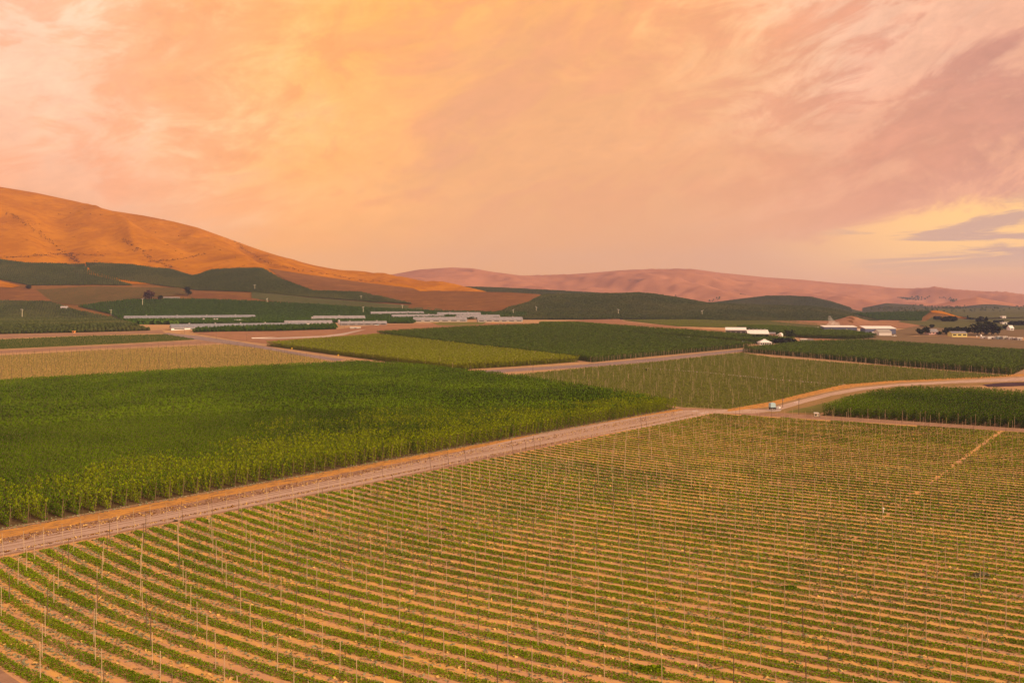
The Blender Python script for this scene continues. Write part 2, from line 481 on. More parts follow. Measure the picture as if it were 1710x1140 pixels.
HILLS = [
    Hill('golden_hill', [(-900, 262), (-500, 276), (-200, 296), (0, 312), (60, 322), (130, 337), (187, 352), (240, 360), (290, 370), (330, 380), (380, 398), (430, 416), (480, 432),
                         (530, 445), (580, 455), (640, 464), (690, 473), (760, 485), (850, 500), (960, 520)], 1750, 3600, 5200, 66, 440, 0.5,
         ([(-900, 405), (-300, 425), (0, 434), (150, 440), (215, 441), (270, 447), (330, 452), (430, 447), (490, 456), (600, 471), (690, 482), (760, 491), (850, 506), (960, 522)], 2550), ridged=True),
    Hill('brown_hillock', [(560, 500), (640, 490), (700, 487), (760, 485.5), (800, 487), (850, 488), (900, 491), (950, 503), (985, 513), (1030, 526)], 1850, 2350, 2900, 5, 150),
    Hill('orchard_ridge', [(640, 492), (700, 484), (755, 480), (800, 480), (850, 482), (930, 486), (1000, 490), (1060, 496), (1150, 506), (1200, 515)], 2750, 3300, 4000, 4, 300),
    Hill('orchard_hill', [(800, 520), (850, 500), (915, 493), (1000, 491.5), (1035, 491.5), (1065, 490), (1090, 492), (1130, 498), (1180, 507), (1240, 510), (1280, 511), (1355, 513), (1400, 519), (1421, 524), (1460, 534)], 1750, 2300, 2900, 6, 200),
    Hill('blue_hill', [(1120, 516), (1200, 505), (1280, 495), (1320, 495), (1355, 497), (1390, 505), (1430, 518), (1446, 521), (1500, 532)], 2700, 3300, 4000, 8, 300),
    Hill('low_knoll', [(1390, 530), (1431, 523), (1480, 521), (1530, 519.5), (1559, 518), (1572, 519), (1594, 526), (1622, 533), (1660, 541)], 1950, 2300, 2600, 3, 120),
    Hill('mound', [(1395, 536), (1408, 531), (1422, 527), (1432, 530), (1446, 536)], 1500, 1620, 1740, 0, 100),
    Hill('far_hill', [(-300, 480), (500, 473), (600, 466), (640, 461), (700, 450), (755, 446.5), (790, 448.5), (830, 455), (870, 460), (920, 460), (980, 456), (1040, 451), (1100, 449), (1160, 449.5), (1200, 455),
                       (1280, 463), (1340, 467), (1400, 473), (1440, 475), (1480, 480), (1520, 482), (1560, 480), (1620, 485), (1680, 489), (1710, 493), (1850, 500), (2600, 500)], 4700, 7200, 8700, 105, 680, 0.4, ridged=True),
    Hill('right_hill', [(1480, 517), (1520, 512), (1564, 508), (1600, 501), (1632, 496), (1670, 503), (1707, 510), (1800, 514), (1900, 522)], 4350, 4900, 5600, 6, 300),
    Hill('valley_orchard_rise', [(1440, 514), (1480, 506), (1530, 509), (1560, 513), (1600, 512.5), (1640, 508), (1660, 508), (1700, 512), (1800, 514), (2400, 513)], 3600, 4200, 4900, 4, 300),
]


GULLY = []
def _carve(X, Y):
    d = np.zeros(np.shape(X))
    for (a, b, dep, wid) in GULLY:
        v = b - a
        t = np.clip(((X - a[0]) * v[0] + (Y - a[1]) * v[1]) / (v @ v), 0, 1)
        dd = (X - a[0] - t * v[0]) ** 2 + (Y - a[1] - t * v[1]) ** 2
        d = np.maximum(d, dep * np.exp(-dd / wid ** 2))
    return d
_h_golden = HILLS[0].h
def _golden_carved(X, Y):
    z = _h_golden(X, Y)
    return np.where(z > -40, z - _carve(np.asarray(X, float), np.asarray(Y, float)), z)


def ground_h(X, Y):
    z = z0(X, Y)
    for hl in HILLS:
        z = np.maximum(z, hl.h(X, Y))
    return z


_YS = np.geomspace(880, 9500, 420)
def project(px, py):
    """where the view ray through a picture point meets the land"""
    u = (px - CX) / F; w = (HY - py) / F
    if w < 0 and -CAMH / w < 895:
        y = -CAMH / w
        return np.array([u * y, y, 0.0])
    ys = _YS
    for _ in range(2):
        zr = CAMH + w * ys
        hh = ground_h(u * ys, ys)
        i = max(1, int(np.argmax(hh >= zr))) if (hh >= zr).any() else len(ys) - 1
        if _ == 0: ys = np.linspace(ys[i - 1], ys[i], 24)
    a, b = hh[i - 1] - zr[i - 1], hh[i] - zr[i]
    t = 0 if b == a else float(np.clip(-a / (b - a), 0, 1))
    y = ys[i - 1] + t * (ys[i] - ys[i - 1])
    return np.array([u * y, y, float(ground_h(u * y, y))])


_gl = [([(-40, 345), (15, 360), (45, 376), (80, 400), (110, 425), (130, 440)], 26, 45), ([(150, 368), (205, 400), (230, 415), (262, 438)], 20, 50),
       ([(215, 362), (262, 383), (305, 402), (345, 425)], 30, 70), ([(340, 392), (390, 404), (415, 420), (450, 440)], 24, 40)]
_new = []
for pl, dep, wid in _gl:
    w = [project(*p)[:2] for p in pl]
    _new += [(a, b, dep, wid) for a, b in zip(w[:-1], w[1:])]
GULLY = _new
HILLS[0].h = _golden_carved


def world_poly(pxpoly, step=30):
    out = []
    n = len(pxpoly)
    for i in range(n):
        a, b = np.array(pxpoly[i], float), np.array(pxpoly[(i + 1) % n], float)
        k = max(1, int(np.hypot(*(b - a)) / step))
        for j in range(k):
            p = a + (b - a) * j / k
            out.append(project(*p)[:2])
    return np.array(out)


def inside(poly, X, Y):
    x0, y0 = poly[:, 0], poly[:, 1]
    x1, y1 = np.roll(x0, -1), np.roll(y0, -1)
    res = np.zeros(X.shape, bool)
    for a, b, c_, d in zip(x0, y0, x1, y1):
        if b == d: continue
        cond = (b > Y) != (d > Y)
        res ^= cond & (X < (c_ - a) * (Y - b) / (d - b) + a)
    return res


# ------------------------------------------------------------------ ground and hill meshes
def grid_mesh(name, X, Y, Z, mat, smooth=True, keep=None):
    nr, nc = X.shape
    V = np.stack([X, Y, Z], -1).reshape(-1, 3).astype(np.float32)
    idx = np.arange(nr * nc).reshape(nr, nc)
    q = np.stack([idx[:-1, :-1], idx[:-1, 1:], idx[1:, 1:], idx[1:, :-1]], -1).reshape(-1, 4)
    if keep is not None:
        kk = keep[:-1, :-1] | keep[:-1, 1:] | keep[1:, 1:] | keep[1:, :-1]
        q = q[kk.reshape(-1)]
        used = np.unique(q)
        remap = np.zeros(len(V), int); remap[used] = np.arange(len(used))
        V = V[used]; q = remap[q]
    me = bpy.data.meshes.new(name)
    me.vertices.add(len(V)); me.vertices.foreach_set('co', V.ravel())
    me.loops.add(q.size); me.loops.foreach_set('vertex_index', q.ravel().astype(np.int32))
    me.polygons.add(len(q)); me.polygons.foreach_set('loop_start', np.arange(0, q.size, 4, dtype=np.int32))
    me.materials.append(mat)
    me.update(calc_edges=True)
    if smooth: me.polygons.foreach_set('use_smooth', np.ones(len(q), bool))
    return link(name, me)


gx = np.concatenate([-np.geomspace(9500, 20, 70), [0], np.geomspace(20, 9500, 70)])
gy = np.concatenate([[-3000, -800, -100, 100, 500, 898], np.linspace(900, 1320, 43), np.geomspace(1350, 9600, 45)])
GX, GY = np.meshgrid(gx, gy)
ground = grid_mesh('ground', GX, GY, z0(GX, GY), M['ground'])
tag(ground, 'flat dry valley floor of tan earth between the hop fields', 'ground', kind='structure')

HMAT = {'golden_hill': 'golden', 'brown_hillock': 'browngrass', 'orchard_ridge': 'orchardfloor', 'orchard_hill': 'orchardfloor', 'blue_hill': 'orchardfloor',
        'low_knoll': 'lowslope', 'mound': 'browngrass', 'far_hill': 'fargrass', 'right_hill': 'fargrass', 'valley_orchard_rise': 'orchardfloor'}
HLAB = {'golden_hill': 'large golden grass hill rising on the left of the valley',
        'brown_hillock': 'low brown grass hillock behind the pale sheds',
        'orchard_ridge': 'thin dark orchard ridge at the foot of the pink far hills',
        'orchard_hill': 'broad dark orchard hill in the middle distance',
        'blue_hill': 'bluish orchard hill behind the blue walled plant',
        'low_knoll': 'small knoll with an orange grass top on the right',
        'mound': 'little brown earth mound behind the steaming building',
        'far_hill': 'long hazy pink hills closing the horizon',
        'right_hill': 'hazy pink rounded hill far off on the right',
        'valley_orchard_rise': 'blue hazy orchard rise far off on the right'}
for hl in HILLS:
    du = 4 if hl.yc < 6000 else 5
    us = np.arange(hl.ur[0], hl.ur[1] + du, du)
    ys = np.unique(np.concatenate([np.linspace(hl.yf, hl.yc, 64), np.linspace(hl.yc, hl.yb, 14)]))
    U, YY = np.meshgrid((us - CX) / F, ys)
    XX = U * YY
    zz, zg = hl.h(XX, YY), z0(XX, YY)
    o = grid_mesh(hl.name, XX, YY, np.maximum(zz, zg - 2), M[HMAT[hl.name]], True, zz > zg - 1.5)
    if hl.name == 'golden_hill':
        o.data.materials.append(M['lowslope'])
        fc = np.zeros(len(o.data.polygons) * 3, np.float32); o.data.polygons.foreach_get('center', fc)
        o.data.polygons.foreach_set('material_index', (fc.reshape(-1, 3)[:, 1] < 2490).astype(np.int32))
    tag(o, HLAB[hl.name], 'hill', kind='structure')


# ------------------------------------------------------------------ sheets laid on the land (roads, fields)
def sheet(name, label, mat, pxpoly=None, xy=None, off=0.02, cat='field', step=30, cell=None):
    poly = world_poly(pxpoly, step) if xy is None else np.array(xy, float)
    bm = bmesh.new()
    vs = [bm.verts.new((x, y, 0)) for x, y in poly]
    try:
        bm.faces.new(vs)
    except ValueError:
        bm.free(); return None
    far = poly[:, 1].max() > 880
    if far:
        cs = cell or 14.0
        for ax in (0, 1):
            lo, hi = poly[:, ax].min(), poly[:, ax].max()
            k = np.arange(math.ceil(lo / cs) * cs, hi, cs)
            if len(k) > 60: k = np.linspace(lo, hi, 62)[1:-1]
            for c_ in k:
                no = (1, 0, 0) if ax == 0 else (0, 1, 0)
                bmesh.ops.bisect_plane(bm, geom=bm.verts[:] + bm.edges[:] + bm.faces[:], plane_co=(c_, c_, 0), plane_no=no)
    bmesh.ops.triangulate(bm, faces=bm.faces[:])
    co = np.array([v.co for v in bm.verts])
    z = ground_h(co[:, 0], co[:, 1])
    o2 = np.where(co[:, 1] > 890, off + 0.15 + np.clip((co[:, 1] - 900) / 1500, 0, 1) * 0.9, off)
    for v, a, b in zip(bm.verts, z, o2):
        v.co.z = a + b
    bmesh.ops.recalc_face_normals(bm, faces=bm.faces[:])
    for f in bm.faces:
        if f.normal.z < 0: f.normal_flip()
        f.smooth = True
    me = bpy.data.meshes.new(name); bm.to_mesh(me); bm.free()
    me.materials.append(M[mat])
    o = link(name, me)
    return tag(o, label, cat, kind='structure')


# near field and its road
P_F1 = [(-160, 964), (0, 930), (600, 812), (1185, 690), (1360, 700), (1710, 721), (2150, 748), (2300, 1330), (-300, 1400), (-300, 1060)]
sheet('near_field', 'tan soil of the near trellis field striped with low green rows', 'soil',
      [(-160, 962), (0, 929), (600, 811), (1185, 689), (1360, 700), (1710, 721), (2150, 748), (2500, 1300), (540, 1700), (0, 1113), (-240, 930)], off=0.02)
sheet('bare_verge', 'brown earth strip along the dirt road', 'bare',
      [(-200, 918), (0, 884), (600, 776), (1132, 681), (1250, 684), (1363, 694), (1720, 716), (2150, 742), (2150, 748), (1710, 721), (1360, 700), (1185, 690), (600, 812), (0, 930), (-200, 970)], off=0.012, cat='verge')
sheet('bare_corner', 'bare brown soil in the bottom left corner', 'bare', [(-300, 952), (0, 1117), (44, 1146), (300, 1400), (-300, 1500)], off=0.03, cat='soil')
sheet('straw_verge', 'orange straw strip between the tall hops and the dirt road', 'verge',
      [(-200, 921), (0, 886), (600, 777), (1134, 682), (1142, 685), (900, 728), (600, 785), (300, 842), (0, 899), (-200, 936)], off=0.024, cat='verge')
sheet('dirt_road', 'pale dirt road running between the two near fields', 'road',
      [(-200, 944), (0, 906), (400, 832), (600, 792), (912, 722), (1060, 697), (1140, 685), (1200, 684), (1188, 690), (1100, 709), (912, 741), (600, 809), (400, 848), (0, 926), (-200, 966)], off=0.03, cat='road')
sheet('dry_grass', 'dry brownish grass round the pale blue tank', 'verge2', [(1215, 687), (1280, 680), (1330, 667), (1380, 655), (1430, 646), (1500, 639), (1720, 629), (1900, 622), (1900, 634), (1720, 641), (1500, 648), (1440, 660), (1372, 688), (1368, 694), (1300, 690)], off=0.026, cat='grass')
sheet('dirt_road', 'dirt road curving away behind the white tank to the right', 'road',
      [(1188, 690), (1200, 684), (1280, 682.5), (1330, 669), (1380, 656.5), (1430, 647.5), (1500, 640.5), (1600, 635), (1720, 629), (2000, 618), (2000, 626), (1720, 636), (1600, 639.5), (1500, 644.5), (1440, 651.5), (1390, 660), (1345, 672), (1300, 685), (1260, 690)], off=0.03, cat='road')
sheet('straw_verge', 'orange straw verge along the edge of the sparse green field', 'verge',
      [(1215, 683), (1285, 671), (1345, 656), (1408, 642), (1482, 636), (1632, 629), (1720, 623), (1720, 627), (1600, 633), (1500, 638), (1430, 645), (1380, 654), (1330, 666), (1280, 679), (1215, 687)], off=0.036, cat='verge')
sheet('dry_grass', 'dry olive grass strip beside the right hand hop field', 'olive',
      [(1310, 688), (1360, 677), (1405, 664), (1445, 655), (1480, 652), (1450, 664), (1368, 690)], off=0.034, cat='verge')
sheet('lane', 'purple brown lane in front of the right hand hop field', 'bare',
      [(1300, 689), (1368, 694), (1715, 716), (2000, 733), (2000, 737), (1715, 720), (1368, 698), (1260, 693)], off=0.04, cat='lane')
sheet('dark_wet_soil', 'dark purple wet soil strip beside the far road', 'wet', [(1640, 642), (1672, 639), (1760, 637), (1760, 642), (1690, 645), (1650, 646)], off=0.042, cat='soil')
for i, (pl, lb) in enumerate([([(1153, 686), (1163, 684.5), (1168, 686), (1158, 687.5)], 'small puddle on the road junction'),
                              ([(1166, 690), (1180, 687), (1186, 687.5), (1172, 691)], 'longer puddle nearest the field edge at the junction'),
                              ([(1324, 672), (1333, 669.5), (1338, 671), (1330, 673)], 'pale puddle on the curve beyond the white tank')]):
    sheet('puddle', lb, 'puddle', pl, off=0.05, cat='puddle')

def strip(name, label, mat, a0, a1, wid, off, wob=0.25, seed=1):
    """narrow ragged strip between two ground points"""
    d = a1 - a0; L = np.linalg.norm(d); d = d / L; nn = np.array([-d[1], d[0]])
    k = np.arange(0, L, 2.5)
    w_ = wid * (0.75 + 0.5 * vnoise(k / 6, k * 0 + seed, seed + 30)); m_ = wob * 2 * (vnoise(k / 25, k * 0 + seed, seed + 50) - .5)
    lft = a0 + k[:, None] * d + (m_ + w_ / 2)[:, None] * nn; rgt = a0 + k[:, None] * d + (m_ - w_ / 2)[:, None] * nn
    V = np.concatenate([lft, rgt]); n = len(k)
    me = bpy.data.meshes.new(name)
    me.from_pydata([(x, y, off) for x, y in V], [], [(i, i + n, i + n + 1, i + 1) for i in range(n - 1)])
    me.materials.append(M[mat]); me.update()
    return tag(link(name, me), label, 'track', kind='structure')
_a0, _a1 = project(-190, 953)[:2], project(1150, 691)[:2]
_d = (_a1 - _a0) / np.linalg.norm(_a1 - _a0); _n = np.array([-_d[1], _d[0]])
for i, (o_, wd_, lb, mt) in enumerate(((1.7, .62, 'paler wheel rut on the hop side of the dirt road', 'rut'), (0.0, .62, 'paler wheel rut in the middle of the dirt road', 'rut'),
                                       (-2.1, .5, 'fainter wheel rut on the low field side of the dirt road', 'rut'), (0.85, .45, 'darker crown between the ruts of the dirt road', 'bare'), (-3.1, .5, 'darker ragged edge of the dirt road', 'bare'), (3.2, .7, 'darker edge band between dirt road and verge', 'bare'))):
    strip('wheel_track', lb, mt, _a0 + _n * o_, _a1 + _n * o_ * 0.9, wd_, 0.036 + i * .003, 0.3, i + 1)

for lb, dy in (('paler wheel rut on the upper side of the curving dirt road', -1.2), ('paler wheel rut on the lower side of the curving dirt road', 1.6)):
    pc = [(1195, 687), (1280, 684.5), (1318, 677), (1345, 669.5), (1388, 658.3), (1436, 649), (1500, 642.3), (1600, 637.2), (1720, 632)]
    k_ = [1.0, 1.0, .95, .9, .8, .7, .6, .5, .45]
    sheet('wheel_track', lb, 'rut', [(x, y + dy * k - .55 * k) for (x, y), k in zip(pc, k_)] + [(x, y + dy * k + .55 * k) for (x, y), k in list(zip(pc, k_))[::-1]], off=0.034, cat='track')

# tall hop fields (soil under the plants)
P_F2 = [(-330, 942), (0, 882), (1130, 682), (1040, 666), (870, 638), (700, 617), (600, 611), (300, 626), (0, 646), (-250, 664)]
P_F5 = [(444, 577.5), (630, 563), (860, 590), (968, 604), (860, 612), (756, 618), (600, 598)]
P_F6 = [(628, 559), (660, 557), (780, 550), (902, 546), (1050, 559), (1262, 579), (1100, 594), (988, 605), (976, 603), (860, 588), (700, 570)]
P_F7 = [(902, 543), (960, 543), (1060, 550), (1190, 559), (1330, 570), (1275, 575), (1180, 568), (1040, 557), (900, 545)]
P_F7b = [(1230, 549), (1290, 548), (1420, 557), (1464, 564), (1420, 567), (1345, 565), (1300, 560)]
P_F8 = [(1238, 588), (1340, 576), (1440, 573), (1580, 582), (1720, 592), (1900, 604), (1900, 612), (1720, 612), (1690, 626), (1500, 611), (1360, 598)]
P_F10 = [(1370, 693.5), (1410, 680), (1470, 664), (1520, 658), (1640, 661), (1720, 668), (1950, 680), (1950, 730), (1720, 716)]
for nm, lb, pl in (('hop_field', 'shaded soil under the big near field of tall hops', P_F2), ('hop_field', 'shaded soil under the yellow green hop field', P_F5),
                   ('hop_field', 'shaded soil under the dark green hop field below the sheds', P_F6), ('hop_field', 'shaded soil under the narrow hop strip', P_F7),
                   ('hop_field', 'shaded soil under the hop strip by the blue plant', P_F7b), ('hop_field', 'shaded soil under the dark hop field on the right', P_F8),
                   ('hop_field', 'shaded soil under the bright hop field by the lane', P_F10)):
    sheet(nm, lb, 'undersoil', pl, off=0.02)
# sparse fields
P_F3 = [(-250, 606), (0, 594), (200, 583), (380, 575), (470, 587), (548, 603), (400, 616), (0, 644), (-250, 662)]
sheet('tan_field', 'tan field of sparse trellis rows beyond the tall hops', 'tanfield', P_F3, off=0.02)
P_F4 = [(-250, 577), (0, 567), (150, 561), (275, 558.5), (328, 567), (200, 574), (0, 583), (-250, 596)]
sheet('green_strip_field', 'thin strip of low green crop on the left', 'olive', P_F4, off=0.02)
sheet('lane', 'pinkish dirt lane between the green strip and the tan field', 'bare', [(-250, 597), (0, 585), (200, 575.5), (330, 569), (380, 572), (200, 580), (0, 590), (-250, 603)], off=0.02, cat='lane')
sheet('lane', 'dirt lane along the foot of the lower left orchard', 'bare', [(-250, 568), (0, 559), (200, 555), (270, 551), (275, 556), (150, 559), (0, 565), (-250, 575)], off=0.02, cat='lane')
sheet('grey_lane', 'grey lane bending past the corner of the yellow green hops', 'asphalt', [(280, 556), (330, 561), (400, 571), (440, 578), (500, 589), (578, 600), (560, 602.5), (500, 594), (430, 581), (370, 573), (320, 566), (272, 557)], off=0.03, cat='lane')
P_F9 = [(800, 634), (862, 626), (985, 614), (1080, 606), (1238, 589), (1290, 597), (1500, 613), (1690, 628), (1640, 631), (1482, 637), (1408, 643), (1345, 657), (1285, 672), (1215, 683), (1140, 680), (870, 640)]
sheet('sparse_green_field', 'olive field of sparse pale trellis poles in the middle', 'olive', P_F9, off=0.02)
sheet('farm_track', 'thin pale track crossing the sparse green field', 'pale', [(1060, 612.5), (1180, 621), (1300, 633), (1412, 641.5), (1412, 643), (1300, 634.5), (1180, 622.3), (1060, 613.3)], off=0.035, cat='track')
sheet('grey_lane', 'grey lane running below the dark green hops towards the white house', 'asphalt',
      [(770, 621), (850, 615.5), (985, 607.5), (1100, 597), (1240, 583), (1300, 577), (1350, 573), (1350, 575), (1300, 580), (1240, 587), (1100, 603), (985, 612.5), (850, 621), (800, 626)], off=0.03, cat='lane')
P_F12 = [(1456, 569), (1500, 563), (1540, 561), (1620, 564), (1720, 569), (1900, 574), (1900, 600), (1720, 588), (1580, 578)]
sheet('tan_field', 'pinkish tan field of thin rows on the far right', 'dullrows', P_F12, off=0.02)
sheet('farm_yard', 'pinkish farm yard round the right hand barns', 'dullrows', [(1330, 573), (1420, 570), (1470, 568), (1530, 560), (1720, 563), (1900, 566), (1900, 550), (1720, 548), (1520, 545), (1480, 556), (1440, 562), (1345, 566)], off=0.016, cat='yard')
# yards and bare slopes round the sheds
sheet('farm_yard', 'red brown bare yard beside the long left sheds', 'redearth', [(322, 556), (420, 551), (562, 550), (640, 542), (760, 540), (900, 540), (890, 543), (760, 549), (660, 555), (625, 560), (560, 567), (445, 574), (400, 569)], off=0.02, cat='yard')
sheet('pale_lane', 'pale gravel lane sweeping through the shed yard', 'pale', [(420, 567), (470, 563.5), (540, 561), (570, 557), (600, 551.5), (612, 550), (600, 553), (575, 559.5), (545, 563), (470, 566)], off=0.06, cat='lane')
sheet('red_field', 'long red brown fallow strip behind the hop strip', 'redearth', [(915, 538), (980, 534), (1035, 533), (1042, 537), (1130, 546), (1212, 552), (1205, 556), (1140, 554), (1060, 547), (970, 541)], off=0.03)
P_F11 = [(1040, 535), (1100, 533.5), (1290, 534), (1440, 546), (1360, 552), (1240, 548), (1130, 545)]
sheet('olive_field', 'olive green field at the foot of the orchard hill', 'olivedark', P_F11, off=0.025)
sheet('red_field', 'red brown fallow ground round the steaming plant', 'redearth', [(1170, 531.5), (1300, 533), (1400, 533), (1470, 531), (1530, 534), (1550, 541), (1510, 548), (1450, 548), (1380, 545), (1290, 537)], off=0.03)
sheet('pink_field', 'reddish strip beside the white trailer', 'redearth', [(1328, 562), (1400, 567), (1460, 569), (1400, 571), (1350, 571)], off=0.03)
sheet('brown_slope', 'brown grass slope under the golden hill', 'browngrass', [(448, 449), (500, 457), (600, 471.5), (690, 482), (740, 487), (800, 500), (900, 520), (860, 528), (740, 521), (680, 514), (689, 508), (640, 497), (600, 488), (525, 486), (480, 469)], off=0.5, cat='slope', cell=25)  # brown sheet over the lower flank of the golden hill
sheet('vineyard', 'reddish olive vineyard below the upper left orchard', 'vine', [(60, 484), (150, 479), (302, 481), (315, 492), (226, 500), (126, 510), (88, 505)], off=0.4, cat='vineyard', cell=25)
sheet('vineyard', 'brownish vineyard strip right of the dark farm trees', 'browngrass', [(322, 486), (380, 492), (430, 500), (450, 506), (400, 503), (320, 498)], off=0.45, cat='vineyard', cell=25)
sheet('scree_slope', 'bare purplish slope at the left edge', 'browngrass', [(-60, 482), (48, 481), (60, 484), (86, 503), (-60, 503)], off=0.4, cat='slope', cell=25)
sheet('olive_strip', 'pale olive vine strip crossing the hillside orchards', 'olivedark', [(420, 487), (500, 496), (574, 502), (690, 511), (760, 519), (720, 519), (574, 514), (480, 505), (420, 500)], off=0.45, cat='vineyard', cell=25)
sheet('orange_path', 'orange grass patch at the left edge between the orchards', 'golden', [(-60, 464), (0, 469), (34, 478), (20, 481), (0, 480), (-60, 478)], off=0.5, cat='slope', cell=25)
sheet('orange_path', 'narrow orange path between the two upper orchards', 'golden', [(142, 441), (150, 452), (185, 463), (255, 475), (220, 475), (178, 465), (146, 458)], off=0.6, cat='path', cell=25)
sheet('green_lawn', 'small green plot in front of the pale sheds', 'olive', [(720, 538), (760, 538.5), (812, 538), (806, 542), (760, 544), (730, 543)], off=0.05, cat='plot')
sheet('green_field', 'greyish green fields behind the right hand farm trees', 'olivedark', [(1500, 538), (1556, 530), (1620, 534), (1720, 531), (1900, 533), (1900, 552), (1720, 550), (1640, 551), (1560, 547)], off=0.05, cat='field')
sheet('green_field', 'hazy blue green valley floor on the far right', 'olivedark', [(1440, 523), (1540, 516), (1720, 514), (2000, 514), (2000, 531), (1720, 530), (1630, 532), (1590, 525), (1560, 517)], off=0.3, cat='field')
sheet('orange_slope', 'orange grass cap of the small knoll on the right', 'golden', [(1553, 520), (1560, 519), (1572, 520), (1594, 527), (1620, 533), (1598, 530), (1576, 525), (1556, 523)], off=0.5, cat='slope', cell=30)
sheet('knoll_orchard_floor', 'green orchard side of the small knoll', 'orchardfloor', [(1420, 524), (1480, 522), (1530, 521), (1556, 520), (1545, 528), (1530, 534), (1470, 535), (1430, 530)], off=0.5, cat='orchard', cell=30)


# ------------------------------------------------------------------ scattered plants
def rand_quads(n, centre, size, flat=0.35, up=0.0):
    """n leaf-clump quads, centres (n,3), sizes (n,)"""
    nrm = rng.normal(size=(n, 3)); nrm[:, 2] = np.abs(nrm[:, 2]) + up
    nrm /= np.linalg.norm(nrm, axis=1)[:, None]
    a = np.cross(nrm, rng.normal(size=(n, 3))); a /= np.linalg.norm(a, axis=1)[:, None]
    b = np.cross(nrm, a)
    s = np.asarray(size)[:, None] * 0.5
    as_, bs = a * s, b * s * (0.6 + 0.5 * rng.random((n, 1)))
    return np.stack([centre - as_ - bs * .6, centre + as_ * .5 - bs, centre + as_ + bs * .5, centre - as_ * .4 + bs], 1)


def proto(name, quads, mat, extra=None):
    mb = MB(); mb.quads(quads)
    me = mb.mesh(name, M[mat])
    return me


protos = {}
def hop_proto(n, size, mat, hgt=5.9, seed=0):
    """one hop plant: two leafy bines climbing from one root to the top wire, bushy at the top"""
    t = rng.random(n)
    side = rng.choice([-1, 1], n)
    rad = 0.30 + 0.26 * t ** 2.2
    ang = rng.random(n) * 2 * math.pi
    rr = rad * np.sqrt(rng.random(n))
    x = side * 0.38 * t + rr * np.cos(ang)
    y = rr * np.sin(ang) + side * (0.12 + 0.95 * t)
    z = 0.1 + t * (hgt - 0.1) + rng.normal(size=n) * 0.12
    mb = MB(); mb.quads(rand_quads(n, np.stack([x, y, z], 1), size * (0.7 + 0.7 * rng.random(n)), up=0.2))
    for sd in (-1, 1):
        mb.tube((0, 0, 0), (sd * 0.38, sd * 1.05, hgt - .1), 0.035, 0.03, 3, False, 1)
    return mb.mesh('hop_bines', [M[mat], M['polemid']])


def tree_proto(n, hgt, rad, size, mat):
    v = rng.normal(size=(n, 3)); v /= np.linalg.norm(v, axis=1)[:, None]
    v *= (rng.random(n) ** 0.4)[:, None]
    ctr = np.stack([v[:, 0] * rad, v[:, 1] * rad, hgt * 0.55 + v[:, 2] * hgt * 0.45], 1)
    return proto('orchard_tree', rand_quads(n, ctr, size * (0.7 + 0.6 * rng.random(n)), up=0.3), mat)


def make_protos(key, fn, k):
    """prototype meshes in a collection of their own, only used as instances by geometry nodes"""
    c_ = bpy.data.collections.new('prototype_' + key)
    for i in range(k):
        o = bpy.data.objects.new('prototype_' + key, fn()); c_.objects.link(o)
    protos[key] = c_


make_protos('hop', lambda: hop_proto(112, 0.37, 'hop'), 4)
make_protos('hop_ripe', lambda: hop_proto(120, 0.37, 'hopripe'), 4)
make_protos('hop_far', lambda: hop_proto(44, 0.66, 'hop'), 4)
make_protos('hop_dark', lambda: hop_proto(40, 0.70, 'hopdark', 6.3), 4)
make_protos('hop_yellow', lambda: hop_proto(44, 0.66, 'hopyellow', 6.0), 4)
make_protos('crop', lambda: tree_proto(30, 4.6, 2.6, 1.5, 'crop'), 4)
make_protos('thin', lambda: tree_proto(22, 4.6, 2.6, 1.4, 'thin'), 4)
make_protos('orchard', lambda: tree_proto(46, 4.6, 1.9, 1.15, 'orchard'), 4)
make_protos('orchard_green', lambda: tree_proto(46, 5.2, 2.2, 1.2, 'orchardgreen'), 4)


def scatter_group():
    ng = bpy.data.node_groups.new('scatter', 'GeometryNodeTree')
    ng.interface.new_socket('Geometry', in_out='INPUT', socket_type='NodeSocketGeometry')
    ng.interface.new_socket('Collection', in_out='INPUT', socket_type='NodeSocketCollection')
    ng.interface.new_socket('Geometry', in_out='OUTPUT', socket_type='NodeSocketGeometry')
    N, L = ng.nodes, ng.links
    gi, go = N.new('NodeGroupInput'), N.new('NodeGroupOutput')
    ci = N.new('GeometryNodeCollectionInfo'); ci.inputs['Separate Children'].default_value = True; ci.inputs['Reset Children'].default_value = True
    iop = N.new('GeometryNodeInstanceOnPoints'); iop.inputs['Pick Instance'].default_value = True
    def attr(nm, typ):
        a = N.new('GeometryNodeInputNamedAttribute'); a.data_type = typ; a.inputs[0].default_value = nm
        return a.outputs[0]
    cx = N.new('ShaderNodeCombineXYZ')
    L.new(attr('rot_z', 'FLOAT'), cx.inputs[2])
    L.new(gi.outputs[0], iop.inputs['Points']); L.new(gi.outputs[1], ci.inputs[0]); L.new(ci.outputs[0], iop.inputs['Instance'])
    L.new(attr('pick', 'INT'), iop.inputs['Instance Index'])
    L.new(cx.outputs[0], iop.inputs['Rotation']); L.new(attr('size', 'FLOAT'), iop.inputs['Scale'])
    L.new(iop.outputs[0], go.inputs[0])
    return ng
SCAT = scatter_group()
ncount = {}


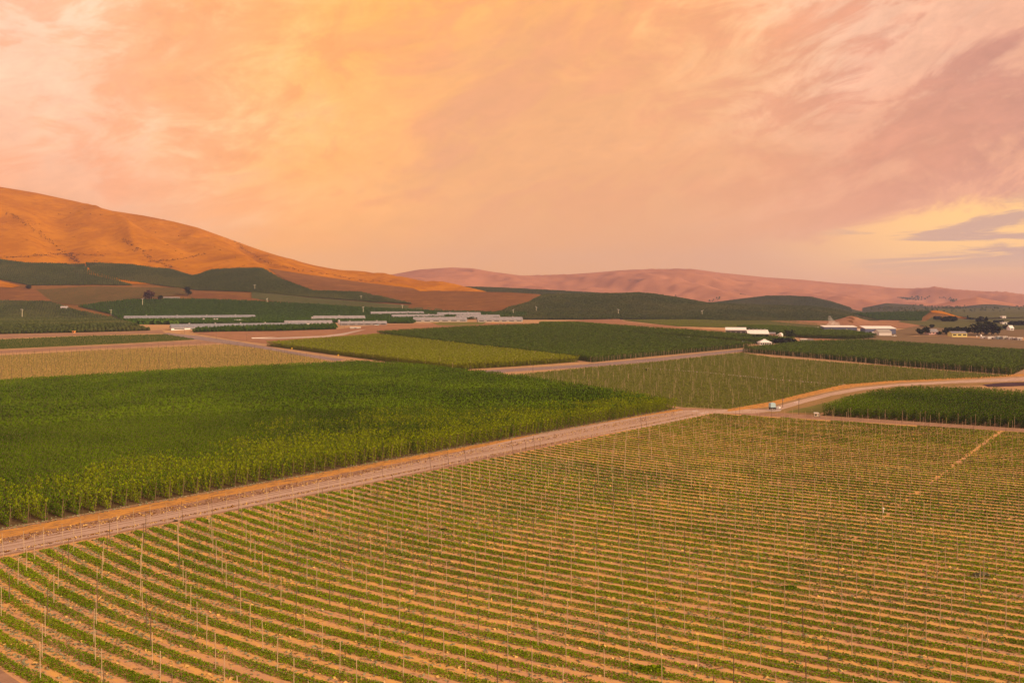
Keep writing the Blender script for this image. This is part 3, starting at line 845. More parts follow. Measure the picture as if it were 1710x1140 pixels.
def scatter(name, label, cat, P, key, smin=0.85, smax=1.15, rot=None, rotj=0.3):
    n = len(P)
    ncount[name + ':' + label[:30]] = n
    if n == 0: return None
    me = bpy.data.meshes.new(name)
    me.vertices.add(n); me.vertices.foreach_set('co', np.asarray(P, np.float32).ravel())
    a = me.attributes.new('rot_z', 'FLOAT', 'POINT')
    a.data.foreach_set('value', ((rng.random(n) * 6.283) if rot is None else rot + rng.normal(size=n) * rotj).astype(np.float32))
    a = me.attributes.new('size', 'FLOAT', 'POINT'); a.data.foreach_set('value', (smin + (smax - smin) * rng.random(n)).astype(np.float32))
    a = me.attributes.new('pick', 'INT', 'POINT'); a.data.foreach_set('value', rng.integers(0, 4, n).astype(np.int32))
    o = link(name, me)
    md = o.modifiers.new('scatter', 'NODES'); md.node_group = SCAT
    ident = [s.identifier for s in SCAT.interface.items_tree if s.name == 'Collection'][0]
    md[ident] = protos[key]
    return tag(o, label, cat, kind='stuff')


def rows_in(poly, heading, rowsp, plsp, jit=0.12, origin=None, phase=1.0):
    d = np.array([math.cos(heading), math.sin(heading)]); nrm = np.array([-d[1], d[0]])
    o = poly.mean(0) if origin is None else np.array(origin)
    a, b = (poly - o) @ d, (poly - o) @ nrm
    A, B = np.meshgrid(np.arange(a.min(), a.max(), plsp), np.arange(math.floor(b.min() / rowsp) * rowsp, b.max(), rowsp))
    A = A + phase * rng.random(B.shape[0])[:, None] * plsp
    p = o + A.reshape(-1, 1) * d + B.reshape(-1, 1) * nrm + rng.normal(size=(A.size, 2)) * jit
    return p[inside(poly, p[:, 0], p[:, 1])]


def in_view(p, m=60):
    px = CX + F * p[:, 0] / np.maximum(p[:, 1], 1)
    return p[(px > -m - 120) & (px < 1710 + m + 120)]


def on_land(p, dz=0.0):
    return np.column_stack([p, ground_h(p[:, 0], p[:, 1]) + dz])


# near tall hops: rows run away from the road
ROADDIR = np.array([0.685, 0.728])
HEAD = R(-41)
w2 = world_poly(P_F2)
hp = in_view(rows_in(w2, HEAD, 4.27, 1.6, 0.07, origin=w2[1], phase=0.0))
dist = np.hypot(hp[:, 0], hp[:, 1])
pxx = CX + F * hp[:, 0] / hp[:, 1]
order = np.argsort(dist + np.where((pxx < 0) | (pxx > 1710), 1e4, 0))
near_idx = order[:300]
_dir = np.array([math.cos(HEAD), math.sin(HEAD)])
_edge = project(1130, 682)[:2] - w2[1]; _edge = _edge / np.linalg.norm(_edge)
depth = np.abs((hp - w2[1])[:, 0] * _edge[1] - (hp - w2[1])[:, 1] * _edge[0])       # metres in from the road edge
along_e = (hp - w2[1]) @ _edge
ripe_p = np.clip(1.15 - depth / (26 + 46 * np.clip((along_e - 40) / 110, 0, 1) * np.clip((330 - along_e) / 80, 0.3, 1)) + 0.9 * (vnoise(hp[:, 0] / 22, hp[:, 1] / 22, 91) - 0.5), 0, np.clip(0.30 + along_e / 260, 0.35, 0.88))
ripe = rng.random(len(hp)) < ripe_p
rest = np.ones(len(hp), bool); rest[near_idx] = False
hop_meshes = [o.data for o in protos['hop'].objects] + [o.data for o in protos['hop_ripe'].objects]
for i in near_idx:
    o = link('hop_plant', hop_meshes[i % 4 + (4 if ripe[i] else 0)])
    o.location = (hp[i, 0], hp[i, 1], 0.0)
    o.rotation_euler = (0, 0, HEAD + random.gauss(0, .08))
    s = random.uniform(0.9, 1.1); o.scale = (s, s, random.uniform(0.92, 1.08))
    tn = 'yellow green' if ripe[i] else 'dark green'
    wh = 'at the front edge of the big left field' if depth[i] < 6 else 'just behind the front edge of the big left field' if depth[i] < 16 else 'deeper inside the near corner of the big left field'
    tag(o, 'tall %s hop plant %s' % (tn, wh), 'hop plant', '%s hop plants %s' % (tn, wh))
nr = rest & (dist < 420)
scatter('hop_plants', 'dense tall green hop plants filling the nearer part of the big left field', 'hops', on_land(hp[nr & ~ripe]), 'hop', 0.88, 1.1, HEAD, 0.06)
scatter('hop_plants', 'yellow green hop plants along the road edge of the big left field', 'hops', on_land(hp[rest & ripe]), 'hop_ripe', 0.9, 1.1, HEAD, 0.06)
scatter('hop_plants', 'dense tall green hop plants filling the farther part of the big left field', 'hops', on_land(hp[rest & ~(dist < 420) & ~ripe]), 'hop_far', 0.88, 1.1, HEAD, 0.06)

for lb, pl, key, hd, rs, ps in (
        ('yellow green tall hops in the middle distance', P_F5, 'hop_yellow', R(-30), 4.27, 1.5),
        ('dark green tall hops below the pale sheds', P_F6, 'hop_dark', R(-28), 4.27, 1.5),
        ('narrow strip of dark hops behind the dark green hop field', P_F7, 'hop_dark', R(-28), 4.0, 1.5),
        ('strip of dark hops in front of the blue walled plant', P_F7b, 'hop_dark', R(-28), 4.0, 1.5),
        ('dark green tall hops on the right behind the sparse poles', P_F8, 'hop_dark', R(-28), 4.27, 1.4),
        ('bright green tall hops beside the purple brown lane', P_F10, 'hop', R(47), 4.27, 1.4)):
    w = world_poly(pl)
    scatter('hop_plants', lb, 'hops', on_land(in_view(rows_in(w, hd, rs, ps))), key, 0.9, 1.1, hd)

# orchards on the slopes
ORCH = [
    ('upper left dark orchard under the golden hill', [(-80, 428), (0, 434), (50, 440), (141, 441), (148, 452), (221, 477), (150, 476), (50, 477), (0, 467), (-80, 455)], 'orchard'),
    ('dark orchard stretching right under the golden hill', [(143, 439), (214, 442), (267, 448), (322, 461), (332, 458), (352, 451), (400, 448), (440, 449), (471, 467), (523, 486), (600, 488), (689, 508), (600, 503), (480, 494), (420, 488), (327, 485), (251, 475), (181, 466), (152, 455)], 'orchard'),
    ('lower left dark orchard beside the long sheds', [(-120, 503), (0, 503), (83, 504), (128, 519), (186, 531), (252, 552), (150, 555), (0, 558), (-120, 562)], 'orchard'),
    ('bright green orchard behind the long left sheds', [(130, 512), (170, 506), (226, 501), (302, 500), (360, 501), (430, 504), (520, 509), (600, 514), (720, 520), (880, 523), (880, 530), (700, 535), (690, 540), (610, 540), (540, 538), (440, 541), (300, 541), (215, 541), (185, 525)], 'orchard_green'),
    ('green orchard strip in front of the long left sheds', [(322, 555), (330, 550), (420, 547), (520, 545), (560, 544), (562, 550), (470, 553), (380, 554)], 'orchard_green'),
    ('orchard on the green side of the small knoll', [(1422, 525), (1480, 523), (1530, 522), (1552, 521), (1540, 530), (1530, 536), (1470, 535)], 'orchard_green'),
]
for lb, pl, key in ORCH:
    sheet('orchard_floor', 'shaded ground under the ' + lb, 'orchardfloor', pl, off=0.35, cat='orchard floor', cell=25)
    w = world_poly(pl, 15)
    p = in_view(rows_in(w, R(118) if 'left' in lb or 'golden' in lb else R(25), 5.4, 4.0, 0.55))
    scatter('orchard_trees', lb, 'orchard', on_land(p, -0.2), key, 0.8, 1.2)
HB = {h.name: h for h in HILLS}
def hill_orchard(label, name, sp, uu):
    h = HB[name]
    poly = np.array([((u - CX) / F * y, y) for u, y in ((uu[0], h.yf), (uu[1], h.yf), (uu[1], h.yc + 120), (uu[0], h.yc + 120))])
    p = in_view(rows_in(poly, R(25), *sp, 0.35))
    hh = h.h(p[:, 0], p[:, 1])
    p = p[(hh >= ground_h(p[:, 0], p[:, 1]) - 0.05) & (hh > z0(p[:, 0], p[:, 1]) + 0.6)]
    scatter('orchard_trees', label, 'orchard', on_land(p, -0.2), 'orchard', 0.8, 1.25)
hill_orchard('dark orchard covering the broad middle hill', 'orchard_hill', (6.8, 3.8), (800, 1460))
hill_orchard('dark orchard on the thin ridge under the far hills', 'orchard_ridge', (8, 7), (640, 1200))
hill_orchard('bluish orchard covering the hill behind the steaming plant', 'blue_hill', (8, 7), (1120, 1500))
# dark shrubs dotted on the far hills
def shrub_patch(label, pl, n, s0, s1, key='orchard'):
    w = world_poly(pl, 15)
    lo, hi = w.min(0), w.max(0)
    p = lo + rng.random((n * 3, 2)) * (hi - lo)
    p = p[inside(w, p[:, 0], p[:, 1])]
    p = p[vnoise(p[:, 0] / 90, p[:, 1] / 160, 77) > 0.45][:n]
    scatter('shrubs', label, 'shrubs', on_land(p, -0.3), key, s0, s1)
shrub_patch('dark scrub low on the middle of the far pink hills', [(1105, 487), (1130, 482), (1150, 492), (1140, 498), (1112, 496)], 260, 1.5, 3)
shrub_patch('dark scrub on the far pink hills above the bluish hill', [(1180, 503), (1215, 492), (1245, 489), (1245, 498), (1205, 504)], 300, 1.5, 3)
shrub_patch('blue green orchard patch on the far pink hill', [(1485, 497), (1520, 495.5), (1560, 496), (1610, 500), (1590, 505), (1550, 504), (1505, 501)], 900, 2, 3.5)
shrub_patch('dark shrubs on the distant valley rise at the right', [(1440, 516), (1540, 510), (1620, 512), (1720, 512), (1720, 520), (1500, 522)], 900, 1.2, 2.4)
# low vine rows
for lb, pl in (('thin vine rows of the reddish vineyard on the left slope', [(64, 485), (150, 480), (302, 482), (312, 491), (226, 499), (126, 509), (90, 504)]),
               ('low vine rows of the olive hillside strip', [(420, 488), (500, 497), (574, 503), (690, 512), (574, 513), (480, 504), (420, 499)])):
    w = world_poly(pl, 15)
    scatter('vine_rows', lb, 'vines', on_land(in_view(rows_in(w, R(62), 9.0, 3.0, 0.3)), 0.3), 'orchard_green', 0.30, 0.42)
for lb, pl, hd, sp, ps, key in (('low green crop rows of the thin left strip', P_F4, R(-20), 4.3, 2.2, 'orchard_green'), ('low sparse crop rows of the tan left field', P_F3, R(-25), 6.4, 2.2, 'thin'),
                   ('low crop rows of the sparse pole field', P_F9, R(-33), 4.27, 1.7, 'crop'), ('low crop rows at the foot of the orchard hill', P_F11, R(-20), 5, 2.5, 'crop')):
    w = world_poly(pl)
    scatter('crop_rows', lb, 'crop', on_land(in_view(rows_in(w, hd, sp, ps, 0.3))), key, 0.2, 0.34)

# ------------------------------------------------------------------ the near trellis field
E0 = np.array([-121.3, 188.7])
T = np.arange(0, 430, 0.5)
PHI = R(-41) + R(13) * sstep(T / 120)
CUR = np.stack([np.cumsum(np.cos(PHI)) * 0.5, np.cumsum(np.sin(PHI)) * 0.5], 1)
ROWSP = 4.27
KMIN, KMAX = -5, 92
w1 = world_poly([(-160, 964), (0, 930), (600, 812), (1185, 690), (1360, 701), (1710, 722), (2050, 744), (2300, 1330), (540, 1700), (0, 1112), (-240, 930)])
PA, PB = project(1668, 722)[:2], project(1400, 918)[:2]
PATHD = (PB - PA) / np.linalg.norm(PB - PA)


def frame_mask(p, m=110, low=1230):
    px = CX + F * p[:, 0] / p[:, 1]; py = HY + CAMH * F / p[:, 1]
    return (px > -m) & (px < 1710 + m) & (py < low)


leafc, leafs, sprc, weedc, weeds_s, strawc = [], [], [], [], [], []
poles, anchors = [], []
for k in range(KMIN, KMAX + 1):
    org = E0 + ROADDIR * ROWSP * k
    pts = org + CUR
    nrm = np.stack([-np.sin(PHI), np.cos(PHI)], 1)
    ok = frame_mask(pts) & (T > 1.5)
    # keep inside the field's far edge and off the track
    ok &= inside(w1, pts[:, 0], pts[:, 1])
    rel = pts - PA
    side = np.abs(rel[:, 0] * PATHD[1] - rel[:, 1] * PATHD[0]); along = rel @ PATHD
    PL = np.linalg.norm(PB - PA)
    offpath = ~((side < 0.75 * (1 - 0.35 * along / PL)) & (along > -5) & (along < PL) & (rng.random(len(T)) > 0.22 + along / PL * 0.6))
    idx = np.nonzero(ok & offpath)[0]
    if len(idx) == 0: continue
    gap = vnoise(T / 3.1 + k * 7.3, T * 0 + k * 1.7, 40) ; dens = np.clip(0.50 + 0.95 * vnoise(T / 9.0 + k * 3.1, T * 0 + k * .6, 44), 0, 1.2)
    d = np.hypot(pts[:, 0], pts[:, 1])
    for i in idx:
        if gap[i] < 0.0: continue
        nq = 34 if d[i] < 185 else (22 if d[i] < 250 else 12)
        nq = max(2, int(nq * dens[i] + rng.random()))
        wd = (0.92 if d[i] < 230 else 0.78 if d[i] < 300 else 0.66) * (0.75 + 0.5 * dens[i])
        e = (rng.random(nq) * 2 - 1) * wd * 1.02 + rng.normal(size=nq) * 0.12
        e = np.clip(e, -wd * 1.25, wd * 1.25)
        q = pts[i] + nrm[i] * e[:, None] + rng.random((nq, 1)) * 0.5 * np.array([math.cos(PHI[i]), math.sin(PHI[i])])
        hh = (0.27 * (1 - (e / (wd * 1.5)) ** 2)) * (0.5 + 0.7 * rng.random(nq)) + 0.06
        leafc.append(np.column_stack([q, hh])); leafs.append(np.full(nq, 0.27 if d[i] < 185 else 0.34 if d[i] < 250 else 0.46))
        if rng.random() < (0.22 if d[i] < 260 else 0.06):
            q = pts[i] + nrm[i] * rng.normal() * 0.5
            sprc.append((q[0], q[1], 0.45 + rng.random() * 0.35))
        if rng.random() < 0.5 and d[i] < 330:          # dead straw raked to both sides of the row
            sd = rng.choice([-1, 1]); q = pts[i] + nrm[i] * sd * (1.15 + rng.normal() * 0.22)
            strawc.append((q[0], q[1], 0.10))
        # weeds between the rows: many at the left, near the road, few elsewhere
        pw = (0.95 if T[i] < 75 else 0.30) * (1 if d[i] < 300 else 0.4) * (0.4 + 1.2 * vnoise(pts[i, 0:1] / 17, pts[i, 1:2] / 17, 60)[0])
        if k < 42 and rng.random() < pw:
            q = pts[i] + nrm[i] * (ROWSP / 2 + rng.normal() * 0.55)
            for _ in range(4):
                weedc.append((q[0] + rng.normal() * .4, q[1] + rng.normal() * .25, 0.06 + rng.random() * 0.10)); weeds_s.append(0.26 + .28 * rng.random())
    # poles every 17 m, every second row shifted by half
    t = 8.5 + (0 if k % 2 else 8.5)
    while t < 420:
        i = int(t / 0.5)
        if i < len(T) and ok[i]:
            poles.append((pts[i, 0] + rng.normal() * .15, pts[i, 1] + rng.normal() * .15, d[i]))
        t += 17.0 + rng.normal() * 0.15
    a0 = org + CUR[4]
    if k <= 77 and frame_mask(a0[None])[0]: anchors.append((a0[0], a0[1], R(139), 'field'))
for kk in range(-6, 78):       # row ends of the tall hops across the road
    a0 = w2[1] + ROADDIR * ROWSP * kk * 1.0
    # slide onto the field's front edge
    q = project(*(np.array([0, 882]) + (np.array([1130, 682]) - np.array([0, 882])) * 0))[:2]
    anchors.append((a0[0], a0[1], R(-41), 'hops'))

leafc = np.concatenate(leafc); leafs = np.concatenate(leafs)
V = rand_quads(len(leafc), leafc, leafs * (0.7 + 0.6 * rng.random(len(leafc))), up=1.1)
tag(link('low_hop_rows', big_mesh('low_hop_rows', V.reshape(-1, 3), len(V), M['row'])), 'low green crop rows striping the near trellis field', 'crop rows', kind='stuff')
sprc = np.array(sprc); V = rand_quads(len(sprc), sprc, np.full(len(sprc), 0.22), up=0.0)
tag(link('pale_sprouts', big_mesh('pale_sprouts', V.reshape(-1, 3), len(V), M['sprout'])), 'pale yellow shoots standing in the low green rows', 'shoots', kind='stuff')
weedc = np.array(weedc); V = rand_quads(len(weedc), weedc, np.array(weeds_s), up=0.9)
tag(link('weeds', big_mesh('weeds', V.reshape(-1, 3), len(V), M['weed'])), 'grey green weeds scattered between the low rows', 'weeds', kind='stuff')
strawc = np.array(strawc); V = rand_quads(len(strawc), strawc, 0.35 + 0.5 * rng.random(len(strawc)), up=2.5)
tag(link('dry_straw', big_mesh('dry_straw', V.reshape(-1, 3), len(V), M['straw'])), 'dead yellow straw lying along both sides of the green rows', 'straw', kind='stuff')
ncount['row quads'] = len(leafc)

# tufts and dead stalks along both verges of the dirt road
tf, ts, tm = [], [], []
for side_, lo, hi, n_ in ((1, 3.6, 9.5, 2600), (-1, 3.2, 4.8, 1500)):
    for _ in range(n_):
        a_ = rng.random() ** 1.2
        p_ = _a0 + (_a1 - _a0) * a_ + _n * side_ * (lo + (hi - lo) * rng.random())
        for _k in range(2):
            tf.append((p_[0] + rng.normal() * .2, p_[1] + rng.normal() * .2, .05 + .14 * rng.random())); ts.append(.2 + .3 * rng.random())
tf, ts = np.array(tf), np.array(ts)
half = rng.random(len(tf)) < .5
for sel, mt, nm, lb in ((half, 'straw', 'dry_straw', 'dead straw tufts on the verges of the dirt road'), (~half, 'scrub', 'dry_stalks', 'brown dead stalks on the verges of the dirt road')):
    V = rand_quads(int(sel.sum()), tf[sel], ts[sel], up=1.0)
    tag(link(nm, big_mesh(nm, V.reshape(-1, 3), len(V), M[mt])), lb, 'straw', kind='stuff')
# weedy strip at the foot of the tall hops
wf_ = []
e0, e1 = w2[1], project(1130, 682)[:2]
for _ in range(2600):
    p_ = e0 + (e1 - e0) * rng.random() + np.array([math.cos(HEAD), math.sin(HEAD)]) * (rng.normal() * 1.1 + .6)
    wf_.append((p_[0], p_[1], .06 + .15 * rng.random()))
V = rand_quads(len(wf_), np.array(wf_), .3 + .3 * rng.random(len(wf_)), up=1.0)
tag(link('weeds', big_mesh('weeds', V.reshape(-1, 3), len(V), M['weed'])), 'grey green weeds at the foot of the tall hops', 'weeds', kind='stuff')

# poles: the 300 nearest are things of their own
POLEH = 5.8
def pole_mesh(name, mat, h=POLEH, r=0.066):
    mb = MB(); mb.tube((0, 0, -0.02), (0, 0, h), r * 1.15, r * 0.9, 6)
    mb.box(-r * 1.3, -r * .5, h - .16, r * 1.3, r * .5, h - .08)
    return mb.mesh(name, M[mat])
pm = {'pale': pole_mesh('trellis_pole', 'polepale'), 'dark': pole_mesh('trellis_pole', 'poledark', POLEH * 1.02, 0.075)}
poles.sort(key=lambda p: p[2])
vis = [p for p in poles if -5 < CX + F * p[0] / p[1] < 1715 and HY + CAMH * F / p[1] < 1175]
others = [p for p in poles if p not in vis]
far_poles = MB(); far_dark = MB()
for j, (x, y, d) in enumerate(vis + others):
    dark = rng.random() < 0.16
    if j < 300 and (x, y, d) in vis[:300]:
        o = link('trellis_pole', pm['dark' if dark else 'pale'])
        o.location = (x, y, 0); o.rotation_euler = (random.gauss(0, .012), random.gauss(0, .012), random.random() * 6)
        o.scale = (1, 1, random.uniform(0.93, 1.06))
        if dark: tag(o, 'dark brown wooden trellis pole standing among the low green rows', 'pole', 'dark trellis poles of the near field')
        else: tag(o, 'pale weathered trellis pole standing among the low green rows', 'pole', 'pale trellis poles of the near field')
    else:
        (far_dark if dark else far_poles).tube((x, y, 0), (x + rng.normal() * .08, y, POLEH * rng.uniform(.94, 1.05)), 0.072, 0.064, 4)
fo = far_poles
b = len(fo.v); fo.v += far_dark.v; fo.f += [tuple(i + b for i in f) for f in far_dark.f]; fo.m += [1] * len(far_dark.f)
tag(fo.build('trellis_poles', [M['polepale'], M['poledark']]), 'thin trellis poles in the far part of the near field', 'poles', kind='stuff')
ncount['poles'] = len(poles)

wv, wf = [], []
for k in range(KMIN, 60):
    org = E0 + ROADDIR * ROWSP * k
    sel = np.arange(4, 640, 8)
    P = org + CUR[sel]
    ok = frame_mask(P) & inside(w1, P[:, 0], P[:, 1]) & (np.hypot(P[:, 0], P[:, 1]) < 300)
    for a, b in zip(range(len(sel) - 1), range(1, len(sel))):
        if ok[a] and ok[b]:
            n0 = len(wv)
            za, zb = (POLEH - .12 - .22 * abs(math.sin(math.pi * (T[sel[q]] - 8.5) / 17)) for q in (a, b))
            for (p_, z_) in ((P[a], za), (P[b], zb)):
                wv += [(p_[0], p_[1], z_), (p_[0] + .012, p_[1], z_ + .022), (p_[0] - .012, p_[1] + .012, z_ + .018)]
            wf += [(n0, n0 + 1, n0 + 4, n0 + 3), (n0 + 1, n0 + 2, n0 + 5, n0 + 4), (n0 + 2, n0, n0 + 3, n0 + 5)]
me = bpy.data.meshes.new('trellis_wires'); me.from_pydata(wv, [], wf); me.materials.append(M['galv'])
tag(link('trellis_wires', me), 'thin sagging wires strung between the trellis poles of the near field', 'wires', kind='stuff')

# leaning end poles along both sides of the road
am = {}
for key, mat in (('pale', 'polepale'), ('mid', 'polemid'), ('dark', 'poledark')):
    mb = MB(); mb.tube((0, 0, -0.05), (0.75, 0, POLEH * 0.97), 0.07, 0.06, 6); mb.tube((0.53, 0, POLEH * .95), (3.1, 0, 0.0), 0.014, 0.014, 3, False)
    am[key] = mb.mesh('end_pole', [M[mat]])
na = 0
for (x, y, rz, sidek) in anchors:
    px = CX + F * x / max(y, 1)
    if not (-40 < px < 1750 and y > 60): continue
    if sidek == 'hops' and px > 1128: continue
    dark = rng.random() < (0.15 if sidek == 'field' else 0.12)
    o = link('end_pole', am['dark' if dark else ('pale' if sidek == 'field' else 'mid')])
    o.location = (x, y, 0); o.rotation_euler = (0, 0, rz + random.gauss(0, .08)); o.scale = (random.uniform(.7, 1.4), 1, random.uniform(.92, 1.03))
    tone = 'dark brown' if dark else ('pale' if sidek == 'field' else 'mid brown')
    if sidek == 'field': tag(o, tone + ' leaning end pole with guy wire at the field side of the road', 'pole', tone + ' end poles along the low field')
    else: tag(o, tone + ' leaning end pole with guy wire in front of the tall hops', 'pole', tone + ' end poles along the tall hops')
    na += 1
ncount['end poles'] = na


def pole_stuff(name, label, pl, hd, rs, ps, r=0.10, mat='polepale', h=POLEH):
    w = world_poly(pl)
    p = in_view(rows_in(w, hd, rs, ps, 0.2))
    z = ground_h(p[:, 0], p[:, 1])
    mb = MB()
    for (x, y), zz in zip(p, z):
        mb.tube((x, y, zz), (x, y, zz + h), r, r * .85, 4)
    tag(mb.build(name, M[mat]), label, 'poles', kind='stuff')
    ncount[label[:30]] = len(p)
pole_stuff('trellis_poles', 'rows of pale poles in the olive field in the middle', P_F9, R(-33), 12.8, 12.8, 0.075)
pole_stuff('trellis_poles', 'thin dark poles in the tan field on the left', P_F3, R(-25), 17.0, 12.8, 0.12, 'poledark')
pole_stuff('trellis_poles', 'pale poles standing along the front of the right hand hop field', [(1372, 698), (1715, 718), (1715, 714.5), (1372, 695)], R(-26), 4.0, 8.0, 0.075)
pole_stuff('trellis_poles', 'pale poles rising above the yellow green hops', P_F5, R(-30), 21.0, 17.0, 0.13, 'polepale', 6.9)
pole_stuff('trellis_poles', 'pale poles along the front of the dark hops on the right', [(1240, 590), (1500, 613), (1690, 627.5), (1690, 624.5), (1500, 610), (1240, 587)], R(-28), 5.0, 9.0, 0.085)
pole_stuff('trellis_poles', 'pale poles along the front of the dark green hops', [(986, 607), (1100, 596.5), (1262, 581), (1262, 579), (1100, 594), (986, 604)], R(43), 5.0, 9.0, 0.09)


# ------------------------------------------------------------------ scrub on the hill gullies
def line_pts(pxs, n, jx, jy):
    out = []
    pxs = np.array(pxs, float)
    seg = np.linspace(0, len(pxs) - 1.001, n)
    for t in seg:
        i = int(t); p = pxs[i] + (pxs[i + 1] - pxs[i]) * (t - i) + rng.normal(size=2) * (jx, jy)
        out.append(project(*p))
    return out
sp_ = []
for pl, n in (([(15, 355), (45, 375), (80, 400), (110, 425), (130, 438)], 90), ([(0, 430), (60, 427), (110, 424), (172, 427)], 80), ([(205, 400), (230, 415), (262, 438)], 45),
              ([(250, 437), (300, 433), (345, 424)], 40), ([(390, 402), (415, 420), (450, 440), (500, 452)], 60), ([(120, 424), (130, 438)], 30), ([(262, 438), (290, 446)], 20),
              ([(505, 452), (560, 460), (600, 468), (640, 470)], 40)):
    sp_ += line_pts(pl, n, 2.0, 0.9)
for _ in range(120):
    p = project(rng.uniform(0, 560), rng.uniform(340, 445))
    if p[1] > 2500: sp_.append(p)
sp_ = np.array(sp_)
cl = np.repeat(sp_, 5, 0) + rng.normal(size=(len(sp_) * 5, 3)) * (3.5, 3.5, .6) + (0, 0, .9)
V = rand_quads(len(cl), cl, 2.4 + 2.0 * rng.random(len(cl)), up=0.8)
tag(link('scrub', big_mesh('scrub', V.reshape(-1, 3), len(V), M['scrub'])), 'dark dry scrub along the gullies of the golden hill', 'scrub', kind='stuff')


# ------------------------------------------------------------------ buildings
def gable_shed(name, label, cat, pxl, pxr, pyb, width, eave, ridge, phi=None, roof='roofpink', wall='wallwhite', gable='wallwhite', door=True, vents=0, windows=0, group=None, side='l', long_white=False, over=0.6):
    """long shed: axis turned by phi from the picture plane so that its left end shows"""
    A = project(pxl, pyb)
    ul, ur = (pxl - CX) / F, (pxr - CX) / F
    if phi is None: phi = math.atan(max(-ul, 0.0)) + R(7)
    cph, sph = math.cos(phi), math.sin(phi)
    L = (ur * A[1] - A[0]) / (cph - ur * sph)
    t = thing(name, label, cat, (A[0], A[1], A[2] - 0.3), phi, group)
    W, E, H = (width * 1.15, eave * 1.1, ridge * 1.25) if cat == 'barn' and pyb < 552 else (width, eave, ridge)
    wl = MB()
    wl.poly([(0, 0, 0), (L, 0, 0), (L, 0, E), (0, 0, E)]); wl.poly([(L, W, 0), (0, W, 0), (0, W, E), (L, W, E)])
    wl.poly([(L, 0, 0), (L, W, 0), (L, W, E), (L, W / 2, H), (L, 0, E)])
    wl.build('wall', M[wall], t)
    ge = MB(); ge.poly([(0, W, 0), (0, 0, 0), (0, 0, E), (0, W / 2, H), (0, W, E)]); ge.build('gable_wall', M[gable], t)
    rf = MB()
    th = 0.25
    for s in (0, 1):
        y0 = -over if s == 0 else W + over
        ze = E - over * (H - E) / (W / 2)
        a, b_, c_, d = (-over, y0, ze), (L + over, y0, ze), (L + over, W / 2, H), (-over, W / 2, H)
        up = lambda p: (p[0], p[1], p[2] + th)
        rf.poly([up(a), up(b_), up(c_), up(d)] if s == 0 else [up(b_), up(a), up(d), up(c_)])
        rf.poly([a, d, c_, b_] if s == 0 else [a, b_, c_, d]); rf.poly([a, b_, up(b_), up(a)]); rf.poly([a, up(a), up(d), d]); rf.poly([b_, c_, up(c_), up(b_)])
    ro = rf.build('roof', M[roof], t)
    if vents:
        for i in range(vents):
            x = L * (i + 0.7) / (vents + .4)
            v = MB(); v.box(x - .9, W / 2 - .8, H - .2, x + .9, W / 2 + .8, H + 1.3); v.poly([(x - 1.2, W / 2 - 1.1, H + 1.32), (x + 1.2, W / 2 - 1.1, H + 1.32), (x + 1.2, W / 2 + 1.1, H + 1.6), (x - 1.2, W / 2 + 1.1, H + 1.6)])
            v.build('vent', M['galv'], t)
    if door:
        dmb = MB(); dmb.box(-0.12, W * .38, 0.3, 0.05, W * .62, E * 0.9); dmb.build('door', M['white' if gable != 'wallwhite' else 'dark'], t)
    for i in range(windows):
        x = L * (i + 0.5) / windows
        wn = MB(); wn.box(x - L / windows * .32, -0.10, E * .40, x + L / windows * .32, 0.05, E * .74); wn.build('window', M['dark'], t)
    return t


gable_shed('barn', 'longest grey roofed barn among the orchards at the left, behind the other long shed', 'barn', 208, 427, 535.5, 15, 4.2, 8.2, None, 'roofgrey', 'wallwhite', 'white', True, 4, 9)
gable_shed('barn', 'grey and white roofed barn beside the orchard strip, nearest of the left sheds', 'barn', 286, 512, 551.5, 14, 3.6, 7.4, None, 'roofgrey', 'white', 'galv', True, 5, 9)
gable_shed('barn', 'low pale shed just behind the right end of the nearest left barn', 'barn', 476, 555, 543.5, 12, 3.4, 6.6, None, 'roofpink', 'white', 'wallgrey', True, 0, 4)
gable_shed('barn', 'pale roofed barn with a grey gable end and a silo at its left', 'barn', 524, 610, 536, 16, 3.8, 8.6, None, 'roofpink', 'wallgrey', 'wallgrey', True, 1, 4)
gable_shed('barn', 'narrow white topped shed beside the earth yard', 'barn', 569, 646, 543.5, 10, 3.2, 5.6, None, 'roofpink', 'wallgrey', 'wallgrey', False, 3, 6)
gable_shed('barn', 'farthest left pale barn of the group on the rise, under the wind machine', 'barn', 620, 708, 527, 15, 3.6, 7.6, None, 'roofpink', 'wallwhite', 'wallwhite', True, 2, 5)
gable_shed('barn', 'pale barn behind the hedge end, second row of the middle group', 'barn', 655, 742, 532, 15, 3.6, 7.6, None, 'roofpink', 'wallwhite', 'wallwhite', True, 2, 5)
gable_shed('barn', 'front middle barn with a cream gable above the green plot', 'barn', 691, 780, 537.5, 15, 3.8, 7.6, None, 'roofpink', 'wallwhite', 'wallwhite', True, 3, 6)
gable_shed('barn', 'rear right pale barn of the middle group', 'barn', 731, 803, 528, 15, 3.6, 7.4, None, 'roofpink', 'wallwhite', 'wallwhite', False, 2, 5)
gable_shed('barn', 'pale barn with a dark open gable between the rear and front barns', 'barn', 763, 835, 532.5, 15, 3.6, 7.4, None, 'roofpink', 'wallwhite', 'wallwhite', True, 2, 5)
gable_shed('barn', 'front right barn with a cream gable and straw piles along its wall', 'barn', 798, 873, 537.5, 15, 3.8, 7.6, None, 'roofpink', 'wallwhite', 'wallwhite', True, 3, 6)
gable_shed('small_shed', 'tiny lilac grey shed alone above the lower left orchard', 'shed', 101, 112, 516.5, 9, 5.0, 8.0, R(12), 'galv', 'galv', 'galv', True, 0, 1)
gable_shed('farmhouse', 'low brown farmhouse between the two dark farm trees on the left slope', 'house', 273, 300, 499.5, 10, 4.2, 6.5, R(20), 'wallgrey', 'wallgrey', 'wallgrey', True, 0, 4)
